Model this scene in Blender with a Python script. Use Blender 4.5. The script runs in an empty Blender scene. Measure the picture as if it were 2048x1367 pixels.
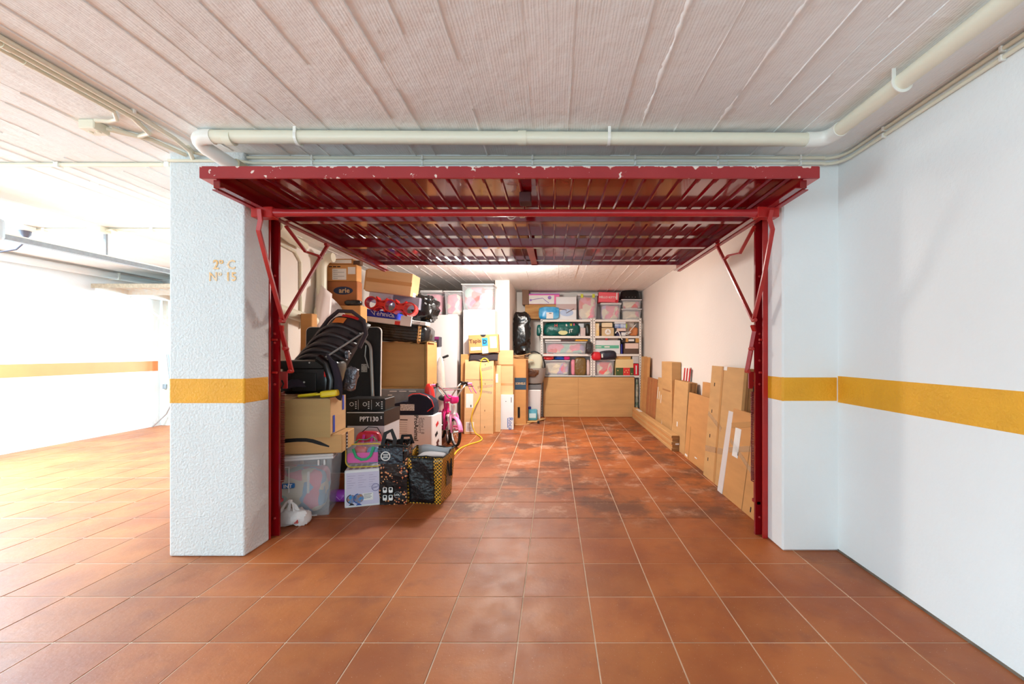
import bpy, bmesh, math, random
from mathutils import Vector, Matrix, Euler, noise as mnoise

# ------------------------------------------------------------------ camera, light, exposure
scene = bpy.context.scene
COL = scene.collection
R = math.radians
FOC, VPX, VPY, EYE = 826.0, 1106.0, 704.0, 1.236     # focal length and vanishing point in px of the 2048x1367 frame, eye height in m

cam_data = bpy.data.cameras.new('camera')
cam_data.sensor_width = 36.0
cam_data.lens = FOC / 2048 * 36.0
cam_data.shift_x = -(VPX - 1024) / 2048
cam_data.shift_y = (VPY - 683.5) / 2048
cam_data.clip_start = 0.05
cam = bpy.data.objects.new('camera', cam_data)
cam.location = (0, 0, EYE)
cam.rotation_euler = (R(90), 0, 0)
COL.objects.link(cam)
scene.camera = cam

scene.view_settings.view_transform = 'Standard'
scene.view_settings.look = 'None'
scene.view_settings.gamma = 1.0
scene.view_settings.use_curve_mapping = False
scene.view_settings.exposure = 0.22
scene.cycles.use_denoising = True
scene.cycles.max_bounces = 10
scene.cycles.diffuse_bounces = 6
scene.cycles.transparent_max_bounces = 16
scene.cycles.caustics_reflective = False
scene.cycles.caustics_refractive = False
scene.cycles.sample_clamp_indirect = 6.0

world = bpy.data.worlds.new('overcast_daylight')
world.use_nodes = True
wn = world.node_tree.nodes['Background']
wn.inputs['Color'].default_value = (0.72, 0.91, 1.0, 1)
wn.inputs['Strength'].default_value = 1.0
scene.world = world

def area_light(name, loc, rot, sx, sy, power, color):
    d = bpy.data.lights.new(name, 'AREA')
    d.shape = 'RECTANGLE'; d.size = sx; d.size_y = sy
    d.energy = power; d.color = color
    o = bpy.data.objects.new(name, d)
    o.location = loc; o.rotation_euler = rot
    COL.objects.link(o)
    return o
# assumed daylight of an unseen garage entrance behind the viewer, added as area light
area_light('assumed_entrance_daylight', (-2.6, -2.9, 1.3), (R(110), 0, 0), 7.5, 2.1, 138, (0.66, 0.90, 1.0))
# assumed daylight from the left: added area light out of view, no gate built
area_light('assumed_side_daylight', (-6.60, 1.2, 1.25), (R(102), 0, R(-90)), 4.6, 2.1, 195, (0.66, 0.90, 1.0))
# added fill light, out of view, that overexposes the left bay
area_light('bay_fill_light', (-5.95, 3.05, 2.40), (0, 0, 0), 1.3, 1.1, 600, (0.48, 0.80, 1.0))
# added fill light hidden in the neighbouring garage, brightens the bay wall and floor
area_light('neighbour_fill_light', (-4.7, 8.9, 1.9), (R(-80), 0, 0), 1.6, .8, 270, (0.52, 0.82, 1.0))

# ------------------------------------------------------------------ helpers
def PX(u, Y): return (u - VPX) * Y / FOC
def PZ(v, Y): return EYE - (v - VPY) * Y / FOC
def FY(v): return FOC * EYE / (v - VPY)
def lin(c):
    return tuple(((x / 255) / 12.92 if x / 255 <= 0.04045 else ((x / 255 + 0.055) / 1.055) ** 2.4) for x in c[:3]) + (1.0,)

MATS = {}
def mat(name, rgb, rough=0.55, metal=0.0, spec=0.5, var=0.0, vscale=8.0, vstretch=(1, 1, 1), bump=0.0, bscale=60.0,
        bstretch=(1, 1, 1), alpha=1.0, emit=None, estr=0.0, rnd=0.0, coords='Object', rgb2=None, trans=0.0, coat=0.0, ior=None, vdetail=4.0):
    """principled material; var mixes towards a darker tone (or rgb2) by noise, bump adds noise relief, rnd shifts value per object"""
    if name in MATS: return MATS[name]
    m = bpy.data.materials.new(name); m.use_nodes = True
    nt = m.node_tree; N = nt.nodes; L = nt.links
    b = N['Principled BSDF']
    b.inputs['Roughness'].default_value = rough
    b.inputs['Metallic'].default_value = metal
    b.inputs['Specular IOR Level'].default_value = spec
    b.inputs['Alpha'].default_value = alpha
    b.inputs['Transmission Weight'].default_value = trans
    b.inputs['Coat Weight'].default_value = coat
    if ior: b.inputs['IOR'].default_value = ior
    base = lin(rgb)
    b.inputs['Base Color'].default_value = base
    col_out = None
    tc = None
    def coord(stretch):
        nonlocal tc
        if tc is None: tc = N.new('ShaderNodeTexCoord') if coords != 'World' else N.new('ShaderNodeNewGeometry')
        mp = N.new('ShaderNodeMapping'); mp.inputs['Scale'].default_value = stretch
        L.new(tc.outputs['Position' if coords == 'World' else coords], mp.inputs['Vector'])
        return mp.outputs['Vector']
    if var > 0:
        nz = N.new('ShaderNodeTexNoise'); nz.inputs['Scale'].default_value = vscale; nz.inputs['Detail'].default_value = vdetail
        L.new(coord(vstretch), nz.inputs['Vector'])
        rp = N.new('ShaderNodeMapRange'); rp.inputs['From Min'].default_value = 0.35; rp.inputs['From Max'].default_value = 0.7
        L.new(nz.outputs['Fac'], rp.inputs['Value'])
        mx = N.new('ShaderNodeMix'); mx.data_type = 'RGBA'
        mx.inputs['A'].default_value = base
        c2 = lin(rgb2) if rgb2 else tuple(x * (1 - var) for x in base[:3]) + (1,)
        mx.inputs['B'].default_value = c2
        L.new(rp.outputs['Result'], mx.inputs['Factor'])
        col_out = mx.outputs['Result']
    if rnd > 0:
        oi = N.new('ShaderNodeObjectInfo')
        rr = N.new('ShaderNodeMapRange'); rr.inputs['To Min'].default_value = 1 - rnd; rr.inputs['To Max'].default_value = 1 + rnd
        L.new(oi.outputs['Random'], rr.inputs['Value'])
        hs = N.new('ShaderNodeHueSaturation'); L.new(rr.outputs['Result'], hs.inputs['Value'])
        if col_out: L.new(col_out, hs.inputs['Color'])
        else: hs.inputs['Color'].default_value = base
        col_out = hs.outputs['Color']
    if col_out: L.new(col_out, b.inputs['Base Color'])
    if bump > 0:
        nb = N.new('ShaderNodeTexNoise'); nb.inputs['Scale'].default_value = bscale; nb.inputs['Detail'].default_value = 5
        L.new(coord(bstretch), nb.inputs['Vector'])
        bp = N.new('ShaderNodeBump'); bp.inputs['Strength'].default_value = bump; bp.inputs['Distance'].default_value = 0.02
        L.new(nb.outputs['Fac'], bp.inputs['Height']); L.new(bp.outputs['Normal'], b.inputs['Normal'])
    if emit:
        b.inputs['Emission Color'].default_value = lin(emit); b.inputs['Emission Strength'].default_value = estr
    MATS[name] = m
    return m

class MB:
    """collects polygons and links them as one mesh object"""
    def __init__(s): s.v = []; s.f = []
    def add(s, vs, fs):
        o = len(s.v); s.v += [Vector(x) for x in vs]; s.f += [tuple(i + o for i in f) for f in fs]; return s
    def box(s, x0, x1, y0, y1, z0, z1, M=None):
        vs = [Vector((x, y, z)) for z in (z0, z1) for y in (y0, y1) for x in (x0, x1)]
        if M is not None: vs = [M @ v for v in vs]
        return s.add(vs, [(0, 2, 3, 1), (4, 5, 7, 6), (0, 1, 5, 4), (2, 6, 7, 3), (0, 4, 6, 2), (1, 3, 7, 5)])
    def frustum(s, x0, x1, y0, y1, z0, z1, tx, ty):
        """box whose foot is drawn in by tx, ty"""
        a = [(x0 + tx, y0 + ty, z0), (x1 - tx, y0 + ty, z0), (x1 - tx, y1 - ty, z0), (x0 + tx, y1 - ty, z0)]
        b = [(x0, y0, z1), (x1, y0, z1), (x1, y1, z1), (x0, y1, z1)]
        return s.add(a + b, [(3, 2, 1, 0), (4, 5, 6, 7), (0, 1, 5, 4), (1, 2, 6, 5), (2, 3, 7, 6), (3, 0, 4, 7)])
    def prism(s, poly, y0, y1, M=None):
        """polygon in (x, z), pushed along y"""
        n = len(poly)
        vs = [Vector((x, y0, z)) for x, z in poly] + [Vector((x, y1, z)) for x, z in poly]
        if M is not None: vs = [M @ v for v in vs]
        fs = [tuple(range(n)), tuple(range(2 * n - 1, n - 1, -1))] + [(i, i + n, (i + 1) % n + n, (i + 1) % n) for i in range(n)]
        return s.add(vs, fs)
    def tube(s, pts, r, n=8, closed=False, flat=None):
        pts = [Vector(p) for p in pts]; m = len(pts)
        rs = r if isinstance(r, (list, tuple)) else [r] * m
        t0 = (pts[1] - pts[0]).normalized()
        up = Vector((0, 0, 1)) if abs(t0.z) < 0.9 else Vector((0, 1, 0))
        nrm = (up - t0 * up.dot(t0)).normalized()
        vs = []
        for i in range(m):
            a = pts[i - 1] if (i > 0 or closed) else pts[i]
            b = pts[(i + 1) % m] if (i < m - 1 or closed) else pts[i]
            t = (b - a).normalized()
            nrm = (nrm - t * nrm.dot(t)).normalized(); bn = t.cross(nrm)
            for k in range(n):
                an = 2 * math.pi * k / n + (math.pi / 4 if n == 4 else 0)
                fa, fb = (rs[i], rs[i]) if flat is None else (rs[i] * flat[0], rs[i] * flat[1])
                vs.append(pts[i] + nrm * math.cos(an) * fa + bn * math.sin(an) * fb)
        fs = []
        for i in range(m if closed else m - 1):
            j = (i + 1) % m
            for k in range(n):
                fs.append((i * n + k, i * n + (k + 1) % n, j * n + (k + 1) % n, j * n + k))
        if not closed: fs += [tuple(range(n - 1, -1, -1)), tuple(range((m - 1) * n, m * n))]
        return s.add(vs, fs)
    def lathe(s, prof, n=20, c=(0, 0, 0), M=None, sx=1.0, sy=1.0):
        vs = []
        for r, z in prof:
            for k in range(n):
                a = 2 * math.pi * k / n
                v = Vector((r * math.cos(a) * sx, r * math.sin(a) * sy, z))
                if M is not None: v = M @ v
                vs.append(v + Vector(c))
        fs = [(i * n + k, i * n + (k + 1) % n, (i + 1) * n + (k + 1) % n, (i + 1) * n + k) for i in range(len(prof) - 1) for k in range(n)]
        fs += [tuple(range(n - 1, -1, -1)), tuple(range((len(prof) - 1) * n, len(prof) * n))]
        return s.add(vs, fs)
    def grid(s, nu, nv, fn):
        vs = [fn(i / nu, j / nv) for j in range(nv + 1) for i in range(nu + 1)]
        w = nu + 1
        return s.add(vs, [(j * w + i, j * w + i + 1, (j + 1) * w + i + 1, (j + 1) * w + i) for j in range(nv) for i in range(nu)])
    def mesh(s, name, bevel=0.0, smooth=False, seg=1):
        me = bpy.data.meshes.new(name)
        me.from_pydata([tuple(v) for v in s.v], [], s.f)
        bm = bmesh.new(); bm.from_mesh(me)
        bmesh.ops.recalc_face_normals(bm, faces=bm.faces)
        if bevel > 0:
            es = [e for e in bm.edges if len(e.link_faces) == 2 and e.calc_face_angle(0) > 0.5]
            bmesh.ops.bevel(bm, geom=es, offset=bevel, segments=seg, affect='EDGES', profile=0.5, clamp_overlap=True)
        bm.to_mesh(me); bm.free()
        if smooth:
            for p in me.polygons: p.use_smooth = True
            if smooth != 'all':
                try: me.set_sharp_from_angle(angle=R(40))
                except Exception: pass
        me.update()
        return me
    def build(s, name, m, parent=None, bevel=0.0, smooth=False, thick=0.0, subsurf=0, seg=1):
        o = bpy.data.objects.new(name, s.mesh(name, bevel, smooth, seg))
        o.data.materials.append(m)
        COL.objects.link(o)
        if parent is not None: o.parent = parent
        if thick:
            md = o.modifiers.new('thickness', 'SOLIDIFY'); md.thickness = thick; md.offset = 0
        if subsurf:
            md = o.modifiers.new('smooth', 'SUBSURF'); md.levels = subsurf; md.render_levels = subsurf
        return o

def link_mesh(name, me, parent, loc=(0, 0, 0), rot=(0, 0, 0), scale=(1, 1, 1)):
    o = bpy.data.objects.new(name, me); COL.objects.link(o)
    o.parent = parent; o.location = loc; o.rotation_euler = rot; o.scale = scale
    return o
def tag(o, label=None, cat=None, group=None, kind=None):
    if label: o['label'] = label
    if cat: o['category'] = cat
    if group: o['group'] = group
    if kind: o['kind'] = kind
    return o
def thing(name, label, cat, loc=(0, 0, 0), rot=(0, 0, 0), group=None):
    o = bpy.data.objects.new(name, None); COL.objects.link(o)
    o.empty_display_size = 0.05
    o.location = loc; o.rotation_euler = rot
    return tag(o, label, cat, group)

TEXTS = {}
def text_mesh(s, size, depth, bold=False):
    k = (s, size, depth, bold)
    if k not in TEXTS:
        c = bpy.data.curves.new('lettering', 'FONT'); c.body = s; c.size = size; c.extrude = depth / 2
        c.align_x = 'CENTER'; c.align_y = 'CENTER'; c.resolution_u = 2
        if bold: c.offset = size * 0.018
        o = bpy.data.objects.new('lettering', c); COL.objects.link(o)
        dg = bpy.context.evaluated_depsgraph_get()
        TEXTS[k] = bpy.data.meshes.new_from_object(o.evaluated_get(dg))
        bpy.data.objects.remove(o); bpy.data.curves.remove(c)
    return TEXTS[k].copy()
def lettering(parent, s, loc, rot, size, m, depth=0.002, bold=False, name='lettering', sx=1.0):
    me = text_mesh(s, size, depth, bold); me.materials.clear(); me.materials.append(m)
    return link_mesh(name, me, parent, loc, rot, (sx, 1, 1))

FACE_ROT = {'front': (R(90), 0, 0), 'right': (R(90), 0, R(90)), 'left': (R(90), 0, R(-90)), 'top': (0, 0, 0)}
def on_face(size, face, u, v, lift=0.0015):
    """point on a face of a box (w, d, h) that stands on its base centre"""
    w, d, h = size
    if face == 'front': return Vector(((u - .5) * w, -d / 2 - lift, v * h))
    if face == 'right': return Vector((w / 2 + lift, (u - .5) * d, v * h))
    if face == 'left': return Vector((-w / 2 - lift, (.5 - u) * d, v * h))
    return Vector(((u - .5) * w, (v - .5) * d, h + lift))
def sticker(parent, size, face, u0, u1, v0, v1, m, name='sticker', t=0.002, rot=0.0, lift=0.0):
    w, d, h = size
    a = on_face(size, face, (u0 + u1) / 2, (v0 + v1) / 2, t / 2 + lift)
    fw = (d if face in ('left', 'right') else w) * (u1 - u0); fh = (d if face == 'top' else h) * (v1 - v0)
    mb = MB().box(-fw / 2, fw / 2, -fh / 2, fh / 2, -t / 2, t / 2)
    o = mb.build(name, m, parent)
    o.location = a
    o.rotation_euler = (Euler(FACE_ROT[face]).to_matrix() @ Matrix.Rotation(rot, 3, 'Z')).to_euler()
    return o
def face_text(parent, size, face, s, u, v, ts, m, bold=False, rot=0.0, sx=1.0, lift=0.0025, name='lettering'):
    o = lettering(parent, s, on_face(size, face, u, v, lift), (0, 0, 0), ts, m, 0.001, bold, name, sx)
    o.rotation_euler = (Euler(FACE_ROT[face]).to_matrix() @ Matrix.Rotation(rot, 3, 'Z')).to_euler()
    return o

# ------------------------------------------------------------------ materials of the place
WHITE = mat('white_plaster', (236, 238, 238), 0.75, var=0.05, vscale=1.3, bump=0.12, bscale=55, coords='World')
ROUGHW = mat('rough_white_plaster', (220, 226, 228), 0.8, var=0.04, vscale=3, bump=0.55, bscale=70, coords='World')
INW = mat('interior_plaster', (240, 232, 224), 0.75, var=0.05, vscale=1.2, bump=0.1, bscale=50, coords='World')
YEL = mat('yellow_wall_paint', (232, 165, 30), 0.6, var=0.12, vscale=5, bump=0.3, bscale=70, coords='World')
OVERLITYEL = mat('overlit_yellow_wall_paint', (236, 140, 80), 0.6, var=0.08, vscale=5, coords='World')  # yellow stripe of the left bay, its overexposed look put into the colour
PVC = mat('cream_pvc', (228, 224, 204), 0.35)
PVCW = mat('white_pvc', (236, 235, 228), 0.3)
STEEL = mat('zinc_steel', (170, 172, 172), 0.35, 0.9)
DARK = mat('dark_gap', (25, 22, 20), 0.8)

def floor_material():
    m = bpy.data.materials.new('terracotta_tile'); m.use_nodes = True
    nt = m.node_tree; N = nt.nodes; L = nt.links; b = N['Principled BSDF']
    g = N.new('ShaderNodeNewGeometry'); oi = N.new('ShaderNodeObjectInfo')
    def noise(scale, detail=4, rough=.55):
        z = N.new('ShaderNodeTexNoise'); z.inputs['Scale'].default_value = scale; z.inputs['Detail'].default_value = detail
        z.inputs['Roughness'].default_value = rough; L.new(g.outputs['Position'], z.inputs['Vector']); return z.outputs['Fac']
    def rng(x, a, c, lo=0, hi=1):
        r = N.new('ShaderNodeMapRange'); r.interpolation_type = 'SMOOTHSTEP'
        for k, val in (('From Min', a), ('From Max', c), ('To Min', lo), ('To Max', hi)): r.inputs[k].default_value = val
        L.new(x, r.inputs['Value']); return r.outputs['Result']
    def mul(a, c):
        q = N.new('ShaderNodeMath'); q.operation = 'MULTIPLY'
        for i, x in enumerate((a, c)):
            if isinstance(x, (int, float)): q.inputs[i].default_value = x
            else: L.new(x, q.inputs[i])
        return q.outputs[0]
    def mix(f, a, c):
        q = N.new('ShaderNodeMix'); q.data_type = 'RGBA'
        L.new(f, q.inputs['Factor'])
        for k, x in (('A', a), ('B', c)):
            if isinstance(x, tuple): q.inputs[k].default_value = x
            else: L.new(x, q.inputs[k])
        return q.outputs['Result']
    c = mix(rng(noise(2.2), .35, .68), lin((172, 96, 44)), lin((150, 76, 32)))
    c = mix(mul(rng(noise(7, 6), .5, .75), .5), c, lin((134, 70, 40)))
    hs = N.new('ShaderNodeHueSaturation'); L.new(c, hs.inputs['Color']); L.new(rng(oi.outputs['Random'], 0, 1, .90, 1.08), hs.inputs['Value'])
    c = hs.outputs['Color']
    # wear inside the garage: dark tyre grime and pale dust with ragged outlines
    sp = N.new('ShaderNodeSeparateXYZ'); L.new(g.outputs['Position'], sp.inputs[0])
    ins = mul(rng(sp.outputs['Y'], 2.7, 3.3), mul(rng(sp.outputs['X'], -1.3, -0.6), rng(sp.outputs['Y'], 8.2, 7.0)))
    c = mix(mul(ins, rng(noise(1.7, 6, .65), .46, .60, 0, .78)), c, lin((92, 54, 38)))
    c = mix(mul(ins, rng(noise(2.9, 8, .72), .52, .64, 0, .62)), c, lin((196, 150, 122)))
    c = mix(rng(noise(160, 2), .70, .74, 0, .6), c, lin((225, 200, 180)))
    L.new(c, b.inputs['Base Color'])
    L.new(rng(noise(9, 5), .3, .7, .47, .55), b.inputs['Roughness'])
    b.inputs['Specular IOR Level'].default_value = 0.5
    bp = N.new('ShaderNodeBump'); bp.inputs['Strength'].default_value = .10; bp.inputs['Distance'].default_value = .01
    L.new(noise(38, 4), bp.inputs['Height']); L.new(bp.outputs['Normal'], b.inputs['Normal'])
    return m
TILE = floor_material()
GROUT = mat('pale_grout', (224, 198, 172), 0.8, var=0.3, vscale=6, coords='World')

def ceiling_material():
    m = bpy.data.materials.new('board_marked_concrete'); m.use_nodes = True
    nt = m.node_tree; N = nt.nodes; L = nt.links; b = N['Principled BSDF']
    b.inputs['Roughness'].default_value = .75
    g = N.new('ShaderNodeNewGeometry'); oi = N.new('ShaderNodeObjectInfo')
    mp = N.new('ShaderNodeMapping'); mp.inputs['Scale'].default_value = (1, .05, 1); L.new(g.outputs['Position'], mp.inputs['Vector'])
    ad = N.new('ShaderNodeVectorMath'); ad.operation = 'ADD'
    cb = N.new('ShaderNodeCombineXYZ'); mu = N.new('ShaderNodeMath'); mu.operation = 'MULTIPLY'; mu.inputs[1].default_value = 40
    L.new(oi.outputs['Random'], mu.inputs[0]); L.new(mu.outputs[0], cb.inputs['Z'])
    L.new(mp.outputs['Vector'], ad.inputs[0]); L.new(cb.outputs[0], ad.inputs[1])
    wv = N.new('ShaderNodeTexWave'); wv.inputs['Scale'].default_value = 26; wv.inputs['Distortion'].default_value = 9; wv.inputs['Detail'].default_value = 2; wv.inputs['Detail Scale'].default_value = 1.1
    wv.bands_direction = 'X'
    L.new(ad.outputs[0], wv.inputs['Vector'])
    nz = N.new('ShaderNodeTexNoise'); nz.inputs['Scale'].default_value = 13; nz.inputs['Detail'].default_value = 7; L.new(g.outputs['Position'], nz.inputs['Vector'])
    n2 = N.new('ShaderNodeTexNoise'); n2.inputs['Scale'].default_value = 1.1; n2.inputs['Detail'].default_value = 4; L.new(g.outputs['Position'], n2.inputs['Vector'])
    mx = N.new('ShaderNodeMix'); mx.data_type = 'RGBA'; mx.inputs['A'].default_value = lin((240, 242, 242)); mx.inputs['B'].default_value = lin((230, 230, 228))
    L.new(n2.outputs['Fac'], mx.inputs['Factor'])
    hs = N.new('ShaderNodeHueSaturation'); rr = N.new('ShaderNodeMapRange'); rr.inputs['To Min'].default_value = .95; rr.inputs['To Max'].default_value = 1.03
    L.new(oi.outputs['Random'], rr.inputs['Value']); L.new(rr.outputs[0], hs.inputs['Value']); L.new(mx.outputs['Result'], hs.inputs['Color'])
    L.new(hs.outputs['Color'], b.inputs['Base Color'])
    b1 = N.new('ShaderNodeBump'); b1.inputs['Strength'].default_value = .13; b1.inputs['Distance'].default_value = .006
    L.new(wv.outputs['Fac'], b1.inputs['Height'])
    b2 = N.new('ShaderNodeBump'); b2.inputs['Strength'].default_value = .4; b2.inputs['Distance'].default_value = .02
    L.new(nz.outputs['Fac'], b2.inputs['Height']); L.new(b1.outputs['Normal'], b2.inputs['Normal'])
    L.new(b2.outputs['Normal'], b.inputs['Normal'])
    return m
CEIL = ceiling_material()
RIDGE = mat('concrete_seam', (246, 246, 244), 0.6)

# ------------------------------------------------------------------ the shell
CH = 2.445            # ceiling height
RW = 1.775            # right wall
LW = -6.65            # far wall of the left bay
GL = -2.78            # left wall inside the garage
BACK = 8.35
Y_FRONT = -3.0
def struct(name, mb, m, label, cat='wall', parent=None, bevel=0.0):
    o = mb.build(name, m, parent, bevel)
    return tag(o, label, cat, kind='structure')

floor = struct('floor', MB().box(-7.0, 2.1, Y_FRONT, 9.6, -0.12, -0.0022), GROUT, 'terracotta tiled floor of the basement garage with pale joints', 'floor')
tile_me = MB().box(-.1622, .1622, -.1622, .1622, -.010, 0).mesh('tile', bevel=.0012)
tile_me.materials.append(TILE)
rng_t = random.Random(4)
cells = []
for i in range(-20, 7):
    for j in range(-15, 24):
        x = -0.150 + .33 * (i + .5); y = 1.760 + .33 * (j + .5)
        if x < LW - .2 or x > RW + .2 or y < Y_FRONT or y > 9.4: continue
        a = 0.0
        if y > .9:
            u = VPX + FOC * x / y; v = VPY + FOC * EYE / y
            hidden = (y > 2.5 and u > 345 and x < -1.87) or (y > 3.3 and x < -1.05 - .0 * y and x > -3 and y < 6.2) or (y > 6.3 and x < -.9 and x > -3) or (u > 1570 and y > 2.6)
            if -90 < u < 2140 and v < 1480 and not hidden: a = 1 / y ** 3
        cells.append((a, x, y))
cells.sort(key=lambda c: -c[0])
rest = MB()
for n, (a, x, y) in enumerate(cells):
    if n < 300 and a > 0:
        link_mesh('tile', tile_me, floor, (x, y, rng_t.uniform(-.0006, .0006)), (0, 0, rng_t.uniform(-.002, .002)))
    else:
        rest.box(x - .1622, x + .1622, y - .1622, y + .1622, -.010, -.0004)
tag(rest.build('tile_field', TILE, floor), kind='stuff')

ceiling = struct('ceiling', MB().box(-7.0, 2.1, Y_FRONT, 9.6, CH + .012, CH + .15), CEIL, 'white painted concrete ceiling with rough board marks', 'ceiling')
rc = random.Random(11)
x = -6.9; k = 0
edges = []
while x < 2.0:
    w = rc.choice((.12, .15, .17, .19, .21))
    MB().box(x, x + w, Y_FRONT, 9.5, CH + rc.choice((-.0045, -.003, -.001, 0, .001, .002)) * (1 if x > -1.6 else .35), CH + .02).build('board_mark', CEIL, ceiling)
    x += w; edges.append(x)
for x in edges:                                      # concrete that leaked between the shuttering boards
    if not -3.6 < x < 1.7: continue
    y = rc.uniform(.3, .9)
    while y < 8:
        ln = rc.uniform(.3, 1.6)
        if rc.random() < .8:
            n = max(6, int(ln / .018)); w0 = rc.choice((.0022, .003, .004, .004, .010, .017)); sd = rc.random() * 50
            pts = []
            for q in range(n + 1):
                t = q / n; yy = y + ln * t
                ww = w0 * (.55 + mnoise.noise(Vector((sd, yy * 7, 0))) * .7 + .8 * mnoise.noise(Vector((sd, yy * 34, 2)))) * min(1, 6 * min(t, 1 - t) + .15)
                xx = x + .004 * mnoise.noise(Vector((sd, yy * 5, 4)))
                dz = -.0052 - (.002 + .25 * w0) * max(0, .3 + mnoise.noise(Vector((sd, yy * 38, 9))))
                pts.append((xx, yy, max(ww, .0012), dz))
            mb = MB(); vs = []
            for xx, yy, ww, dz in pts: vs += [(xx - ww, yy, CH + .004), (xx - ww * .3, yy, CH + dz), (xx + ww * .4, yy, CH + dz * .9), (xx + ww, yy, CH + .004)]
            fs = [(a * 4 + b, a * 4 + b + 1, a * 4 + b + 5, a * 4 + b + 4) for a in range(n) for b in range(3)]
            mb.add(vs, fs).build('seam', RIDGE, ceiling, smooth='all')
        y += ln + rc.uniform(0, .5)

def stripe(parent, x0, x1, y0, y1, m=YEL):
    return MB().box(x0, x1, y0, y1, .925, 1.088).build('painted_stripe', m, parent)
wr = struct('wall_right', MB().box(RW, RW + .2, Y_FRONT, 2.70, 0, CH + .01), WHITE, 'white right wall of the aisle with a yellow stripe')
stripe(wr, RW - .002, RW + .01, Y_FRONT, 2.70)
MB().box(RW - .004, RW + .01, Y_FRONT, 2.57, 0, .012).build('skirting_joint', mat('joint_dirt', (120, 105, 92), .9, var=.4, vscale=12, coords='World'), wr)
struct('wall_garage_right', MB().box(RW - .01, RW + .2, 2.70, BACK, 0, CH + .01), INW, 'warm white right wall inside the garage')
struct('wall_back', MB().box(GL - .1, RW + .2, BACK, BACK + .15, 0, CH + .01), INW, 'back wall of the garage behind the shelves')
struct('wall_garage_left', MB().box(GL - .10, GL, 3.16, BACK, 0, CH + .01).box(GL - .1, -2.24, 3.16, 3.22, 0, CH + .01), INW, 'left wall inside the garage with cream pipes')
pil = struct('pillar', MB().box(-2.324, -1.868, 2.50, 2.99, 0, CH + .01), ROUGHW, 'rough white square pillar left of the garage door', 'pillar', bevel=.012)
# reveal of the opening runs only to the door frame; behind it the pillar steps back
pil.data.clear_geometry()
pm = MB().box(-2.324, -1.868, 2.50, 2.72, 0, CH + .01).box(-2.324, -2.27, 2.72, 3.165, 0, CH + .01)
pb = pm.mesh('pillar', bevel=.01, seg=2); pb.materials.append(ROUGHW); pil.data = pb
MB().box(-2.3255, -1.8665, 2.4985, 2.715, .922, 1.082).build('painted_stripe', YEL, pil, bevel=.01, seg=2)
ORANGE = mat('stencil_paint', (233, 178, 96), .7, var=.6, vscale=45, rgb2=(236, 222, 200), coords='World')
lettering(pil, '2\u00ba C', (PX(449, 2.5), 2.4975, PZ(530, 2.5)), (R(90), 0, 0), .078, ORANGE, .002, True, sx=.95)
lettering(pil, 'N\u00ba 15', (PX(446, 2.5), 2.4975, PZ(554, 2.5)), (R(90), 0, 0), .074, ORANGE, .002, True, sx=.95)
pr = struct('pilaster', MB().box(1.428, RW + .01, 2.57, 2.76, 0, CH + .01), WHITE, 'white pilaster right of the garage door', 'pillar', bevel=.01)
MB().box(1.4265, RW, 2.5685, 2.755, .925, 1.088).build('painted_stripe', YEL, pr, bevel=.01)
struct('wall_lintel', MB().box(-1.87, 1.43, 2.535, 2.74, 2.262, CH + .01), WHITE, 'white lintel over the garage door')
wl = struct('wall_left', MB().box(LW - .2, LW, Y_FRONT, 9.5, 0, CH + .01), WHITE, 'bright white wall of the left bay with a yellow stripe tinted pale orange for strong light')
stripe(wl, LW - .01, LW + .002, 3.9, 6.95, OVERLITYEL)
struct('wall_far', MB().box(LW - .1, GL - .05, 9.4, 9.55, 0, CH + .01), WHITE, 'far white wall inside the neighbouring garage')
struct('wall_far_lintel', MB().box(LW, -3.1, 6.98, 7.15, 2.27, CH + .01), WHITE, 'white lintel over the neighbouring garage door')
col = struct('column', MB().box(PX(990, 6.93), PX(1019, 6.93), 6.93, BACK + .02, 0, CH + .01), INW, 'white square column at the back of the garage', 'column', bevel=.006)

# ------------------------------------------------------------------ pipes and conduits of the aisle
def arc(p0, p1, p2, n=6):
    p0, p1, p2 = Vector(p0), Vector(p1), Vector(p2)
    return [p0 * (1 - t) ** 2 + p1 * 2 * t * (1 - t) + p2 * t * t for t in [i / n for i in range(n + 1)]]
PIPE_Z, PR = 2.400, .0345
dp = thing('drain_pipe', 'thick cream drain pipe under the ceiling above the red garage door', 'pipe', (0, 2.24, PIPE_Z))
xl, xr = PX(405, 2.24), PX(1622, 2.24)
MB().tube([(xl, 0, .004), (xr, 0, -.012)], PR, 20).build('pipe_run', PVC, dp, smooth=True)
MB().tube([(xr + .085, -.085, -.012), (xr + .085, -5.2, -.03)], PR, 20).build('pipe_run', PVC, dp, smooth=True)
MB().tube([(xr - .03, 0, -.012), (xr + .01, 0, -.012)] + arc((xr + .01, 0, -.012), (xr + .085, 0, -.012), (xr + .085, -.07, -.012))[1:] + [(xr + .085, -.11, -.012)], PR + .004, 20).build('elbow', PVCW, dp, smooth=True)
MB().tube([(xl + .06, 0, .004), (xl + .02, 0, .004)] + arc((xl + .02, 0, .004), (xl - .05, 0, .002), (xl - .03, .06, -.03))[1:] + [(xl + .005, .12, -.055), (xl + .03, .20, -.075)], PR + .004, 20).build('elbow', PVCW, dp, smooth=True)
MB().tube([(xl + .03, .18, -.07), (xl + .06, .30, -.09)], PR + .009, 20).build('collar', mat('beige_pvc', (190, 178, 150), .5), dp, smooth=True)
for u in (459, 1045):
    x = PX(u, 2.24); MB().tube([(x - .022, 0, -.004), (x + .022, 0, -.004)], PR + .0035, 20).build('sleeve', PVC, dp, smooth=True)
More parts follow.
